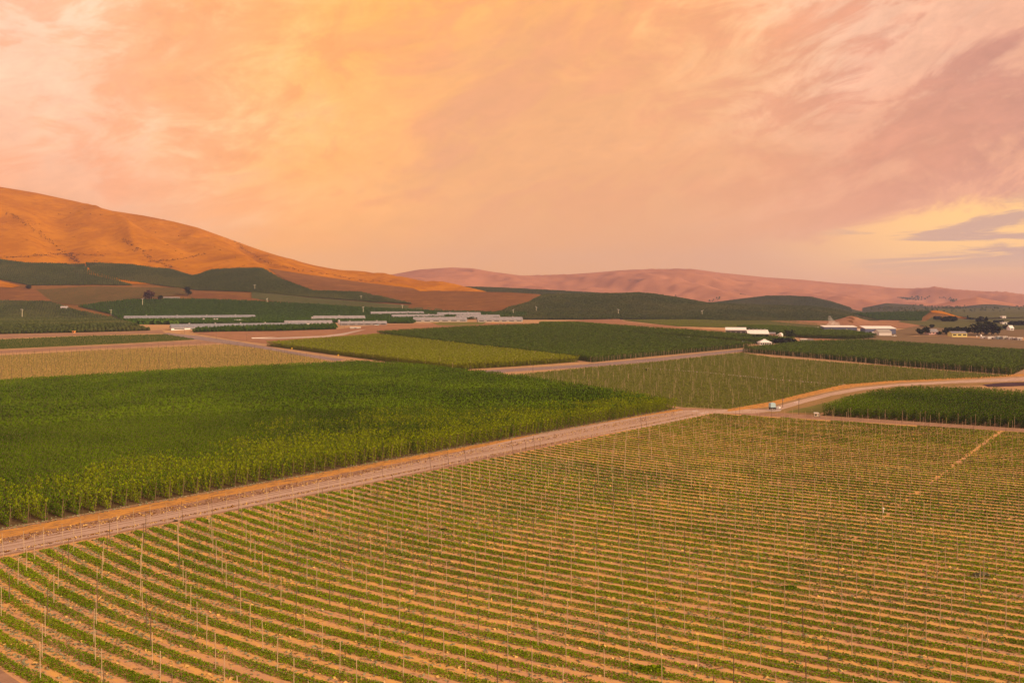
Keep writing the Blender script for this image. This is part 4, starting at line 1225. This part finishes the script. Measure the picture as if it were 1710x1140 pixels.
gable_shed('warehouse', 'grey walled warehouse with a broad white roof beside the hop strip', 'warehouse', 1212, 1246, 560, 26, 8.2, 11.5, R(-14), 'roofwhite', 'wallgrey', 'wallgrey', True, 0, 4)
gable_shed('warehouse', 'low white roofed packing shed joined right of the grey warehouse', 'warehouse', 1249, 1284, 562.5, 24, 5.0, 10.0, R(-8), 'roofwhite', 'wallgrey', 'wallgrey', False, 5, 4)
gable_shed('annex', 'small pinkish walled annex at the right end of the packing shed', 'building', 1284, 1295, 563, 9, 5.5, 7.2, R(-12), 'roofpink', 'pinkpaint', 'pinkpaint', True, 0, 2)
gable_shed('farmhouse', 'pinkish farmhouse beside the dark round trees on the right', 'house', 1551, 1567, 559, 10, 5.0, 9.0, R(6), 'roofpink', 'pinkpaint', 'pinkpaint', True, 0, 3)
gable_shed('yellow_barn', 'yellow walled barn with a grey roof and dark bay doors', 'barn', 1590, 1615, 562.5, 14, 6.0, 8.2, R(-3), 'roofpink', 'wallyellow', 'wallyellow', False, 0, 3)
gable_shed('far_house', 'tiny white gabled house far right beyond the big trees', 'house', 1687, 1693, 552, 10, 4.5, 9, R(0), 'roofwhite', 'white', 'white', False, 0, 1)


def block(name, label, cat, pxl, pxr, pyb, depth, hgt, phi, wall, roof, openings=(), slope=0.0, group=None, rim=True):
    A = project(pxl, pyb); ur = (pxr - CX) / F
    cph, sph = math.cos(phi), math.sin(phi)
    L = (ur * A[1] - A[0]) / (cph - ur * sph)
    t = thing(name, label, cat, (A[0], A[1], A[2] - 0.3), phi, group)
    wl = MB(); wl.box(0, 0, 0, L, depth, hgt); wl.build('wall', M[wall], t)
    rf = MB(); e = 0.6
    pts = [(-e, -e, hgt + .02), (L + e, -e, hgt + .02), (L + e, depth + e, hgt + slope + .02), (-e, depth + e, hgt + slope + .02)]
    top = [(x, y, z + 0.7) for x, y, z in pts]
    rf.poly(top); rf.poly(pts[::-1])
    for i in range(4): rf.poly([pts[i], pts[(i + 1) % 4], top[(i + 1) % 4], top[i]])
    rf.build('roof', M[roof], t)
    for (nm, a, b_, z_0, z_1, mt) in openings:
        o = MB(); o.box(a * L, -0.15, z_0, b_ * L, 0.06, z_1); o.build(nm, M[mt], t)
    return t, L


plant, PL = block('processing_plant', 'long blue walled plant with a white roof edge and steam rising behind it', 'building', 1376, 1431, 556, 26, 9.6, R(-10), 'wallblue', 'roofwhite',
                  [('vent', .22, .245, 5.5, 7.2, 'wallyellow'), ('vent', .68, .705, 5.5, 7.2, 'wallyellow'), ('door', .60, .68, 0.3, 2.4, 'white'), ('door', .30, .36, .3, 3.4, 'dark'), ('window', .84, .9, 3, 5, 'glass')], 1.5)
block('storage_hall', 'blue walled hall with a long white roof right of the steaming plant', 'building', 1445, 1496, 557.5, 24, 8.4, R(-6), 'wallblue', 'roofwhite',
      [('door', .12, .2, .3, 4.2, 'dark'), ('loading_ramp', .22, .36, 2.2, 3.6, 'white')], 3.0)
gable_shed('white_barn', 'white gabled barn standing in front of the blue hall', 'barn', 1468, 1489, 560.5, 26, 5.8, 9.0, R(-8), 'wallwhite', 'white', 'white', True, 0, 0)
block('link_building', 'low white shed between the blue plant and the blue hall', 'shed', 1433, 1445, 554, 8, 3.8, R(-6), 'white', 'white', [('door', .3, .6, .3, 2.8, 'dark')])
block('feed_shed', 'long low white shed between the two left barns', 'shed', 339, 433, 540.6, 6, 1.9, R(29), 'white', 'roofwhite', [('door', .3, .33, .2, 1.6, 'dark'), ('door', .8, .83, .2, 1.6, 'dark')])
block('white_hut', 'white box hut on the long low white shed', 'hut', 392, 404, 538.6, 6, 5.2, R(20), 'white', 'roofwhite', [('door', .4, .6, .2, 2.4, 'dark')])
block('mobile_home', 'cream mobile home beside the reddish strip and hedge', 'mobile home', 1337, 1347.5, 571, 5, 4.0, R(-3), 'wallwhite', 'white', [('window', .15, .3, 1.6, 2.8, 'glass'), ('door', .45, .55, .3, 2.6, 'dark'), ('window', .7, .85, 1.6, 2.8, 'glass')])
block('mobile_home', 'second cream mobile home touching the first at its right', 'mobile home', 1349, 1358, 571, 5, 3.6, R(-3), 'wallwhite', 'roofpink', [('window', .2, .4, 1.5, 2.6, 'glass'), ('door', .55, .7, .3, 2.5, 'dark')])
for i, (a, b_, y, h, lb, wl) in enumerate([(1640, 1647, 565.5, 2.8, 'low white trailer beside the tall white tank', 'white'), (1650, 1665, 566, 3.2, 'longest white trailer of the right hand row', 'white'),
                                           (1666.5, 1673, 566.5, 4.0, 'pale blue trailer in the right hand row', 'tankblue'), (1675, 1682, 567, 4.2, 'cream trailer right of the pale blue one', 'wallwhite'),
                                           (1685, 1690, 567.3, 3.2, 'small white trailer towards the right end of the row', 'white'), (1692, 1697, 567.6, 3.2, 'small cream trailer next to the last of the row', 'wallwhite'),
                                           (1699, 1707, 568, 3.4, 'grey white trailer at the right end of the row', 'galv')]):
    block('trailer', lb, 'trailer', a, b_, y, 4, h, 0, wl, 'roofwhite', [('door', .4, .55, .3, 2.3, 'dark')], group='trailers parked in a row on the far right')
block('far_shed', 'small white sheds beyond the hazy trees on the far right', 'shed', 1674, 1684, 541.5, 8, 4, 0, 'white', 'roofwhite', [('door', .4, .6, .3, 3, 'dark')])
block('far_shed', 'tiny white shed far out in the hazy blue valley', 'shed', 1674, 1680, 531, 10, 5, 0, 'white', 'roofwhite', [('door', .4, .6, .3, 3, 'dark')])
block('equipment_row', 'white low building and gear in the shed yard', 'shed', 585, 602, 549, 4, 2.2, R(15), 'wallwhite', 'roofwhite', [('door', .4, .6, .2, 1.8, 'dark')])
block('feed_bunk', 'long low white feed bunk beside the pale lane', 'feed bunk', 421, 482, 565.5, 2.0, 1.0, R(25), 'white', 'white', [('opening', .05, .95, .3, .7, 'dark')])
block('orange_bin', 'small orange bin at the foot of the lower left orchard', 'bin', 121, 124.5, 556, 2.4, 2.6, 0, 'orange', 'orange', [('opening', .2, .8, 1.2, 2.2, 'dark')])

# white house with a pyramid roof
A = project(1269, 576)
house = thing('white_house', 'white square house with a pyramid roof between the hop fields', 'house', (A[0], A[1], A[2] - .2), R(-4))
S = 15.0
MB().box(0, 0, 0, S, S, 3.6).build('wall', M['white'], house)
rf = MB(); e = 1.2
cs = [(-e, -e, 3.4), (S + e, -e, 3.4), (S + e, S + e, 3.4), (-e, S + e, 3.4)]; ts = [(S * .36, S * .36, 6.8), (S * .64, S * .36, 6.8), (S * .64, S * .64, 6.8), (S * .36, S * .64, 6.8)]
for i in range(4): rf.poly([cs[i], cs[(i + 1) % 4], ts[(i + 1) % 4], ts[i]])
rf.poly(ts); rf.poly(cs[::-1]); ro = rf.build('roof', M['roofwhite'], house)
cup = MB(); cup.box(S * .40, S * .40, 6.7, S * .60, S * .60, 7.7); cup.build('cupola', M['white'], house)
for i in range(5):
    x = S * (.06 + i * .19)
    MB().box(x, -.12, .9, x + S * .12, .05, 2.9).build('window', M['glass'], house)
MB().tube((S * 1.1, -3, 0), (S * 1.1, -3, 2.4), .12).build('post', M['wallwhite'], house)


# silos and tanks
def silo(name, label, px, py, r, h, mat, cone=1.6, legs=True):
    A = project(px, py)
    t = thing(name, label, 'silo' if legs else 'tank', (A[0], A[1], A[2]))
    z = 2.0 if legs else 0.0
    mb = MB(); mb.tube((0, 0, z), (0, 0, h), r, r, 14); mb.build('body', M[mat], t)
    mb = MB(); mb.tube((0, 0, h + .01), (0, 0, h + cone), r * 1.04, r * .12, 14); mb.build('cap', M[mat], t)
    if legs:
        mb = MB(); mb.tube((0, 0, z - .01), (0, 0, .6), r, .35, 12); mb.build('hopper', M[mat], t)
        for k in range(4):
            a = k * math.pi / 2 + .78
            mb = MB(); mb.tube((r * .9 * math.cos(a), r * .9 * math.sin(a), 0), (r * .9 * math.cos(a), r * .9 * math.sin(a), z + .4), .12, .12, 4); mb.build('leg', M['galv'], t)
    return t
silo('silo', 'grey feed silo at the left end of the low white shed', 340, 538, 2.2, 6.5, 'galv')
silo('silo', 'left one of two grey silos standing side by side before the longest barn', 358, 537.5, 2.0, 5.6, 'galv')
silo('silo', 'right one of two grey silos standing side by side before the longest barn', 362.5, 537.5, 2.0, 5.6, 'galv')
silo('silo', 'grey silo at the left gable of the grey ended barn', 521, 536, 2.1, 7.5, 'galv')
silo('silo', 'brownish silo at the left end of the narrow white topped shed', 566, 542.5, 2.0, 7.6, 'galv')
silo('tank', 'tall white tank beside the right hand trailers', 1638, 565, 1.3, 5.2, 'white', 0.6, False)
silo('tank', 'small white drum left of the tall white tank', 1631, 563, 0.7, 2.2, 'white', 0.3, False)
A = project(1304, 562)
t = thing('grain_bin', 'round white bin with a conveyor beside the green bush', 'silo', (A[0], A[1], A[2]))
mb = MB(); mb.tube((0, 0, 0), (0, 0, 4.2), 3.0, 3.0, 16); mb.build('body', M['white'], t)
mb = MB(); mb.tube((0, 0, 4.21), (0, 0, 6.2), 3.1, .3, 16); mb.build('cap', M['white'], t)
mb = MB(); mb.tube((-7, -1, 2.0), (-2, -1, 5.2), .35, .35, 6); mb.build('conveyor', M['white'], t)
A = project(1364, 552)
t = thing('conveyor', 'white slanted conveyor at the left end of the blue plant', 'conveyor', (A[0], A[1], A[2]))
mb = MB(); mb.tube((-2.2, 0, 1), (2.4, 0, 6.2), .6, .6, 6); mb.build('belt', M['white'], t)
mb = MB(); mb.tube((-1.8, .6, 6), (-1.2, .6, 0), .25, .25, 5); mb.tube((1.2, .6, 0), (1.4, .6, 5), .25, .25, 5); mb.build('leg', M['white'], t)
mb = MB(); mb.box(-3, -1.2, 0, 5.5, 1.2, .9); mb.build('base', M['white'], t)

# the pale blue tank at the junction with its pump gear
A = project(1289.5, 684)
t = thing('water_tank', 'pale blue square tank on a dark stand at the road junction', 'tank', (A[0], A[1], 0), R(8))
MB().box(-1.45, -1.3, 1.5, 1.45, 1.3, 3.6).build('body', M['tankblue'], t)
mb = MB(); mb.box(-1.25, -1.1, 3.6, 1.25, 1.1, 3.85); mb.tube((0, 0, 3.85), (0, 0, 4.05), .4, .4, 10); mb.build('lid', M['tankblue'], t)
for sx in (-1, 1):
    for sy in (-1, 1):
        MB().box(sx * 1.2 - .2, sy * 1.05 - .2, 0.15, sx * 1.2 + .2, sy * 1.05 + .2, 1.5).build('leg', M['dark'], t)
MB().box(-1.3, -1.1, .75, 1.3, 1.1, 1.45).build('stand', M['dark'], t)
sheet('concrete_pad', 'pale gravel pad under the pale blue tank', 'pale', [(1279, 684), (1292, 681.5), (1306, 683), (1303, 686.5), (1288, 687.5)], off=0.055, cat='pad')
A = project(1298.5, 682.5)
t = thing('pump', 'small white pump unit with a drum right of the pale blue tank', 'pump', (A[0], A[1], 0), R(15))
MB().box(-1.3, -.8, .25, .4, .8, 1.3).build('housing', M['galv'], t)
MB().tube((1.0, -.6, .7), (1.0, .7, .7), .62, .62, 12).build('drum', M['white'], t)
MB().box(-1.6, -1.0, 0, 1.8, 1.0, .25).build('skid', M['dark'], t)
A = project(1363, 695.5)
t = thing('filter_box', 'cream pump box with a white lid at the corner of the right hand hops', 'pump box', (A[0], A[1], 0), R(-12))
MB().box(-1.0, -.8, .2, 1.0, .8, 1.9).build('body', M['tower'], t)
MB().box(-1.2, -1.0, 1.9, 1.2, 1.0, 2.15).build('lid', M['white'], t)
MB().box(-.6, -.88, .6, .1, -.78, 1.5).build('panel', M['dark'], t)
mb = MB(); mb.tube((1.0, 0, .5), (1.7, 0, .5), .16, .16, 8); mb.tube((1.7, 0, .5), (1.7, 0, 1.7), .16, .16, 8); mb.tube((1.7, 0, 1.7), (1.1, 0, 1.7), .16, .16, 8); mb.build('pipe', M['galv'], t)
MB().box(-1.1, -.9, 0, 1.9, .9, .2).build('skid', M['dark'], t)
A = project(1475, 857)
t = thing('valve_riser', 'small white irrigation riser on the grassy track through the near field', 'valve', (A[0], A[1] , 0))
MB().tube((0, 0, 0), (0, 0, 1.3), .12, .12, 8).build('pipe', M['white'], t)
MB().tube((0, 0, 1.3), (0, 0, 1.7), .28, .2, 8).build('cap', M['white'], t)


# utility poles
def utility_pole(label, px, py, h, dark=True):
    A = project(px, py)
    t = thing('utility_pole', label, 'utility pole', (A[0], A[1], A[2]))
    MB().tube((0, 0, -.05), (0, 0, h), .16, .11, 7).build('post', M['poledark' if dark else 'polepale'], t)
    MB().box(-.9, -.06, h - .9, .9, .06, h - .72).build('crossarm', M['poledark'], t)
    MB().box(.12, -.2, h - 2.2, .45, .2, h - 1.5).build('transformer', M['galv'], t)
for lb, px, py, h in (('utility pole right of the pale blue tank, beyond the puddle', 1307, 680, 6.0), ('tallest utility pole between the tank and the cream pump box', 1334, 692, 9.0),
                      ('thin utility pole in front of the left gable of the nearest left barn', 308, 557, 12.0), ('thin utility pole over the roof of the nearest left barn', 324, 549, 9.0),
                      ('utility pole in the red brown yard left of the white gear', 361, 567, 9.0), ('utility pole beside the feed bunk', 412, 569, 9.0),
                      ('utility pole right end of the nearest left barn', 575, 548, 8.0), ('utility pole on the lane verge below the dark green hops', 890, 622, 7.0)):
    utility_pole(lb, px, py, h)


# orchard wind machines
def wind_machine(label, px, pytop, pyb, lit=0.3):
    A = project(px, pyb)
    h = (pyb - pytop) * A[1] / F
    t = thing('wind_machine', label, 'wind machine', (A[0], A[1], A[2] - .5))
    h += .5
    MB().tube((0, 0, 0), (0, 0, h), .62, .42, 8).build('tower', M['tower'], t)
    MB().box(-.6, -.8, h, .6, .9, h + .8).build('gearbox', M['white'], t)
    a = random.uniform(-.5, .8)
    for s in (0, math.pi):
        d = (math.cos(a + s), 0, math.sin(a + s))
        mb = MB(); p0 = np.array([0, -1.0, h + .4])
        mb.tube(p0, p0 + np.array(d) * 3.6, .34, .2, 4); mb.build('blade', M['white'], t)
    MB().tube((0, -1.25, h + .4), (0, -.75, h + .4), .3, .3, 8).build('hub', M['galv'], t)
for lb, px, a, b_ in (('wind machine standing in the lower left orchard', 37, 517, 532), ('white wind machine in front of the purple farm tree', 238, 499, 512), ('wind machine on the red path right of the vineyard', 446, 499, 506.5),
                      ('wind machine at the top of the hillside orchard above the olive strip', 425.5, 476, 484), ('cream wind machine behind the grey ended barn', 606.5, 513, 524), ('wind machine above the farthest left pale barn', 672, 510, 518),
                      ('small wind machine high on the hillside orchard', 603, 494, 500), ('wind machine right of the pale barns', 857, 517.5, 525), ('wind machine on the brown hillock, right of the barns', 895.5, 513, 521),
                      ('wind machine low on the broad orchard hill, left one', 1032.5, 517, 526), ('wind machine low on the broad orchard hill, right one', 1172.5, 519, 527),
                      ('thin wind machine on the left slope above the longest barn', 185.5, 517.5, 526)):
    wind_machine(lb, px, a, b_)


# yellow road signs
for lb, px, py in (('yellow diamond road sign left one along the grey lane', 487.5, 586.5), ('yellow diamond road sign right one along the grey lane', 565, 598.5)):
    A = project(px, py)
    t = thing('road_sign', lb, 'road sign', (A[0], A[1], A[2]))
    MB().tube((0, 0, 0), (0, 0, 3.4), .09, .09, 5).build('post', M['galv'], t)
    mb = MB(); q = [(0, -.12, 2.6), (1.05, -.12, 3.65), (0, -.12, 4.7), (-1.05, -.12, 3.65)]; w = [(x, y + .06, z) for x, y, z in q]
    mb.poly(q); mb.poly(w[::-1])
    for i in range(4): mb.poly([q[i], w[i], w[(i + 1) % 4], q[(i + 1) % 4]])
    mb.build('sign_plate', M['signyellow'], t)


# vehicles
def vehicle(name, label, cat, px, py, L, body, cab='white', rz=0.0, van=True):
    A = project(px, py)
    t = thing(name, label, cat, (A[0], A[1], A[2]), rz)
    W = 2.1
    for x in (-L * .32, L * .32):
        for y in (-W / 2, W / 2 - .26):
            MB().tube((x, y, .45), (x, y + .26, .45), .45, .45, 10).build('wheel', M['tyre'], t)
    mb = MB()
    if van:
        mb.box(-L / 2, -W / 2, .5, L * .28, W / 2, 2.7)
        mb.build('body', M[body], t)
        mb = MB(); x0, x1 = L * .28 + .01, L / 2
        pr = [(x0, .5), (x1, .5), (x1, 1.35), (L * .40, 2.2), (x0, 2.3)]
    else:
        mb.box(-L / 2, -W / 2, .55, L * .05, W / 2, 1.2)
        mb.build('bed', M[body], t)
        mb = MB(); x0, x1 = L * .05 + .01, L / 2
        pr = [(x0, .55), (x1, .55), (x1, 1.2), (L * .32, 1.3), (L * .24, 2.0), (x0, 2.0)]
    n = len(pr)
    mb.poly([(x, -W / 2, z) for x, z in pr]); mb.poly([(x, W / 2, z) for x, z in pr[::-1]])
    for i in range(n):
        (a, b_), (c_, d) = pr[i], pr[(i + 1) % n]
        mb.poly([(a, -W / 2, b_), (a, W / 2, b_), (c_, W / 2, d), (c_, -W / 2, d)])
    mb.build('cab', M[cab], t)
    gl = MB(); gx = L * .30 if van else L * .12
    gl.box(gx, -W / 2 - .03, 1.45, gx + L * .1, W / 2 + .03, 1.95); gl.build('window', M['glass'], t)
    return t
vehicle('parked_truck', 'pinkish white truck at the edge of the narrow hop strip', 'truck', 1044, 557.5, 8.5, 'pinkpaint', 'white', R(5))
vehicle('parked_truck', 'white truck left one of two by the dark hops', 'truck', 1153, 565, 8.5, 'white', 'white', R(-5))
vehicle('parked_truck', 'red and white truck right one of two by the dark hops', 'truck', 1177, 567, 7.5, 'white', 'red', R(-5))
vehicle('parked_pickup', 'white pickup among pale gear left of the white house', 'pickup', 1240, 571.5, 7.0, 'white', 'tankblue', R(-2), False)
vehicle('parked_pickup', 'white pickup parked at the foot of the white barn', 'pickup', 1493, 561.5, 6.5, 'white', 'white', 0, False)
vehicle('parked_pickup', 'white pickup on the yard before the narrow white topped shed', 'pickup', 629, 543.6, 6.5, 'white', 'tankblue', 0, False)
for lb, a, b_, y, m_ in (('flat pale boards stacked left of the white pickup near the white house', 1228, 1238, 571, 'white'), ('flat pale boards stacked right of the white pickup near the white house', 1243, 1252, 571.6, 'wallwhite'),
                  ('straw pile along the front wall of the front middle barn', 720, 735, 539.3, 'orange'), ('straw pile along the wall of the front right barn', 820, 832, 539.2, 'orange'), ('second straw pile farther right along the front right barn', 842, 855, 539, 'orange')):
    A, B = project(a, y), project(b_, y)
    L = B[0] - A[0]
    mb = MB()
    n = 6
    hs = [0.3 + 1.0 * math.sin(math.pi * (i + .3) / n) * (0.6 if m_ != 'orange' else 1.2) for i in range(n)]
    t = thing('straw_pile' if m_ == 'orange' else 'board_stack', lb, 'straw pile' if m_ == 'orange' else 'board stack', (A[0], A[1], A[2]))
    if m_ == 'orange':
        for i in range(n):
            x0_, x1_ = L * i / n, L * (i + 1) / n
            h0, h1 = hs[i], hs[(i + 1) % n] if i < n - 1 else .2
            mb.poly([(x0_, -1.5, 0), (x1_, -1.5, 0), (x1_, 0, h1), (x0_, 0, h0)]); mb.poly([(x0_, 0, h0), (x1_, 0, h1), (x1_, 1.5, 0), (x0_, 1.5, 0)])
        mb.build('heap', M['verge'], t)
    else:
        for i in range(4):
            MB().box(.1 * i, -1.1 + .08 * i, .12 + i * .3, L - .25 * i, 1.1 - .06 * i, .12 + i * .3 + .24).build('board', M[m_], t)


# ------------------------------------------------------------------ trees that stand alone
def tree(label, px, pyb, hpx, wpx, mat='treeleaf', kind='round', name='tree', n=420):
    A = project(px, pyb)
    s = A[1] / F
    H, W = hpx * s, wpx * s
    t = thing(name, label, 'tree' if name == 'tree' else name, (A[0], A[1], A[2] - .2))
    mb = MB(); mb.tube((0, 0, 0), (H * .02, 0, H * .45), max(.2, H * .03), max(.1, H * .015), 6)
    for k in range(4):
        a = k * 1.6 + random.random()
        mb.tube((H * .012, 0, H * .28), (W * .28 * math.cos(a), W * .28 * math.sin(a), H * .62), H * .014, H * .006, 4)
    mb.build('trunk', M['bark'], t)
    ncl = 13 if kind == 'round' else 7
    pts = []
    for k in range(ncl):
        if kind == 'round':
            a = rng.random() * 6.28; rr = W * .5 * .58 * math.sqrt(rng.random()); cz = H * (.28 + .48 * rng.random()); cr = (W * .26, H * .20)
        elif kind == 'tall':
            a = rng.random() * 6.28; rr = W * .12; cz = H * (.18 + .7 * k / (ncl - 1)); cr = (W * .40 * (1.1 - .6 * k / ncl), H * .13)
        else:   # hedge
            a = 0 if k % 2 else math.pi; rr = W * .5 * .8 * (k / (ncl - 1)); cz = H * (.45 + .1 * rng.random()); cr = (W * .16, H * .36)
        c_ = np.array([rr * math.cos(a), rr * math.sin(a) * (1 if kind != 'hedge' else 0), cz])
        m_ = n // ncl
        v = rng.normal(size=(m_, 3)); v /= np.linalg.norm(v, axis=1)[:, None]; v *= (rng.random(m_) ** .35)[:, None]
        pts.append(c_ + v * (cr[0], cr[0], cr[1]))
    pts = np.concatenate(pts)
    V = rand_quads(len(pts), pts, max(W, H * .7) * .13 * (.6 + .8 * rng.random(len(pts))), up=.3)
    MB().quads(V).build('crown', M[mat], t)
    return t
for a in [
    ('dark round bush alone on the left slope by the orange path', 48, 483, 9, 10, 'darkleaf', 'round', 'bush'),
    ('wide purple leaved farm tree left of the low farmhouse', 250, 502, 18, 22, 'redleaf'),
    ('dark round tree between the purple tree and the low farmhouse', 267, 502.5, 11, 10, 'darkleaf'),
    ('tall dark tree right of the low farmhouse', 313.5, 495, 19, 14, 'darkleaf'),
    ('olive green bush tree beside the round white bin', 1319, 566, 17, 18, 'treeleaf'),
    ('dark low hedge in front of the packing sheds', 1306, 573, 9, 48, 'darkleaf', 'hedge', 'hedge'),
    ('dark hedge under the white roofed packing shed', 1250, 567.5, 6, 70, 'darkleaf', 'hedge', 'hedge'),
    ('dark round tree left of the pinkish farmhouse', 1537, 559.5, 14, 17, 'darkleaf'),
    ('larger dark round tree touching the pinkish farmhouse', 1547, 559, 16, 14, 'darkleaf'),
    ('small tree behind the pinkish farmhouse', 1556, 548, 8, 10, 'darkleaf'),
    ('small green bush right of the pinkish farmhouse', 1570, 559, 7, 8, 'treeleaf', 'round', 'bush'),
    ('second bush right of the pinkish farmhouse', 1576, 556, 7, 7, 'treeleaf', 'round', 'bush'),
    ('long dark hedge of trees behind the yellow barn', 1600, 558, 13, 42, 'darkleaf', 'hedge', 'hedge'),
    ('big dark tree at the left of the large clump', 1632, 560, 25, 24, 'darkleaf'),
    ('big dark tree in the middle of the large clump', 1644, 560, 26, 20, 'darkleaf'),
    ('tall pointed tree rising from the large clump', 1646.5, 559, 30, 9, 'darkleaf', 'tall'),
    ('big green tree at the right of the large clump', 1656, 560, 25, 20, 'darkleaf'),
    ('lower dark tree at the right edge of the large clump', 1667, 560, 18, 14, 'darkleaf'),
    ('hazy dark tree on the rise behind the large clump', 1638, 538, 11, 16, 'darkleaf'),
    ('dark orchard hedge left one on the orange knoll', 1566, 534.5, 8, 14, 'darkleaf', 'hedge', 'hedge'),
    ('dark orchard hedge right one on the orange knoll', 1586, 537, 10, 26, 'darkleaf', 'hedge', 'hedge'),
    ('small pointed tree right of the orange knoll', 1616, 533, 7, 4, 'darkleaf', 'tall'),
    ('small hazy round tree right of the orange knoll', 1622, 534, 5, 8, 'darkleaf'),
    ('hazy hedge of trees above the far white sheds', 1668, 539, 5, 16, 'darkleaf', 'hedge', 'hedge'),
    ('hazy dark tree row at the far right edge', 1700, 543, 8, 28, 'darkleaf', 'hedge', 'hedge'),
    ('single hazy round tree right of the large clump', 1680, 550, 8, 12, 'darkleaf'),
    ('green hedge along the front of the longest barn', 262, 541.5, 6, 70, 'orchardgreen', 'hedge', 'hedge'),
    ('small dark bush beside the track in the sparse green field', 1079, 620, 5, 4, 'darkleaf', 'tall', 'bush'),
    ('low weedy bush on the track of the near field, right part', 1640, 962, 9, 26, 'weed', 'hedge', 'bush'),
    ('low weedy bush in the near field, middle right', 1320, 982, 8, 22, 'row', 'hedge', 'bush'),
    ('low weedy bush near the bottom of the near field', 1090, 1118, 10, 40, 'row', 'hedge', 'bush'),
    ('small weed bush on the dirt road edge in front of the end poles', 294, 870, 4, 8, 'treeleaf', 'hedge', 'bush'),
    ('small green weed tuft in the low rows left of the middle', 522, 888, 6, 12, 'treeleaf', 'hedge', 'bush'),
    ('small green weed tuft in the low rows nearer the middle', 742, 885, 5, 11, 'treeleaf', 'hedge', 'bush'),
]:
    tree(*a)

# ------------------------------------------------------------------ steam over the plant
A = project(1404, 553)
bm = bmesh.new()
for (x, y, z, r) in ((0, 34, 2, 7), (-7, 34, -1, 4.5), (8, 34, 0, 5), (-2, 34, 7, 5), (-4, 35, 11, 3.6), (-4.5, 35, 14.5, 2.4), (10, 34, 4, 2.6)):
    mt = __import__('mathutils').Matrix.Translation((x, y, z + 9))
    bmesh.ops.create_icosphere(bm, subdivisions=3, radius=r, matrix=mt)
me = bpy.data.meshes.new('steam'); bm.to_mesh(me); bm.free()
st = link('steam', me)
st.location = (A[0], A[1], A[2])
md = st.modifiers.new('union', 'REMESH'); md.mode = 'VOXEL'; md.voxel_size = 1.2
m = bpy.data.materials.new('steam'); m.use_nodes = True
gg = NG(m.node_tree); m.node_tree.nodes.clear()
pv = gg.n('ShaderNodeVolumePrincipled'); pv.inputs['Color'].default_value = (0.95, 0.93, 0.92, 1)
tcx = gg.n('ShaderNodeTexCoord').outputs['Object']
nz = gg.noise(tcx, 0.22, 4, 0.6)
gg.link(gg.math('MULTIPLY', gg.ramp(nz, 0.30, 0.72), 0.09), pv.inputs['Density'])
oo = gg.n('ShaderNodeOutputMaterial'); gg.link(pv.outputs[0], oo.inputs['Volume'])
me.materials.append(m)
tag(st, 'white steam plume rising behind the blue walled plant', 'steam', kind='stuff')

# ------------------------------------------------------------------ evening haze
HAZE = 5.2e-5
mb = MB(); mb.box(-9800, -3200, -1.5, 9800, 9900, 640)
hz = mb.build('haze', None) if False else None
me = bpy.data.meshes.new('haze'); me.from_pydata(mb.v, [], mb.f)
hz = link('haze', me)
m = bpy.data.materials.new('haze'); m.use_nodes = True
gg = NG(m.node_tree); m.node_tree.nodes.clear()
pv = gg.n('ShaderNodeVolumePrincipled')
pv.inputs['Color'].default_value = (0.50, 0.58, 1.0, 1); pv.inputs['Density'].default_value = HAZE
pv.inputs['Anisotropy'].default_value = 0.2
oo = gg.n('ShaderNodeOutputMaterial'); gg.link(pv.outputs[0], oo.inputs['Volume'])
me.materials.append(m)
tag(hz, 'thin lilac evening haze over the whole valley', 'haze', kind='stuff')
print('COUNTS', ncount)
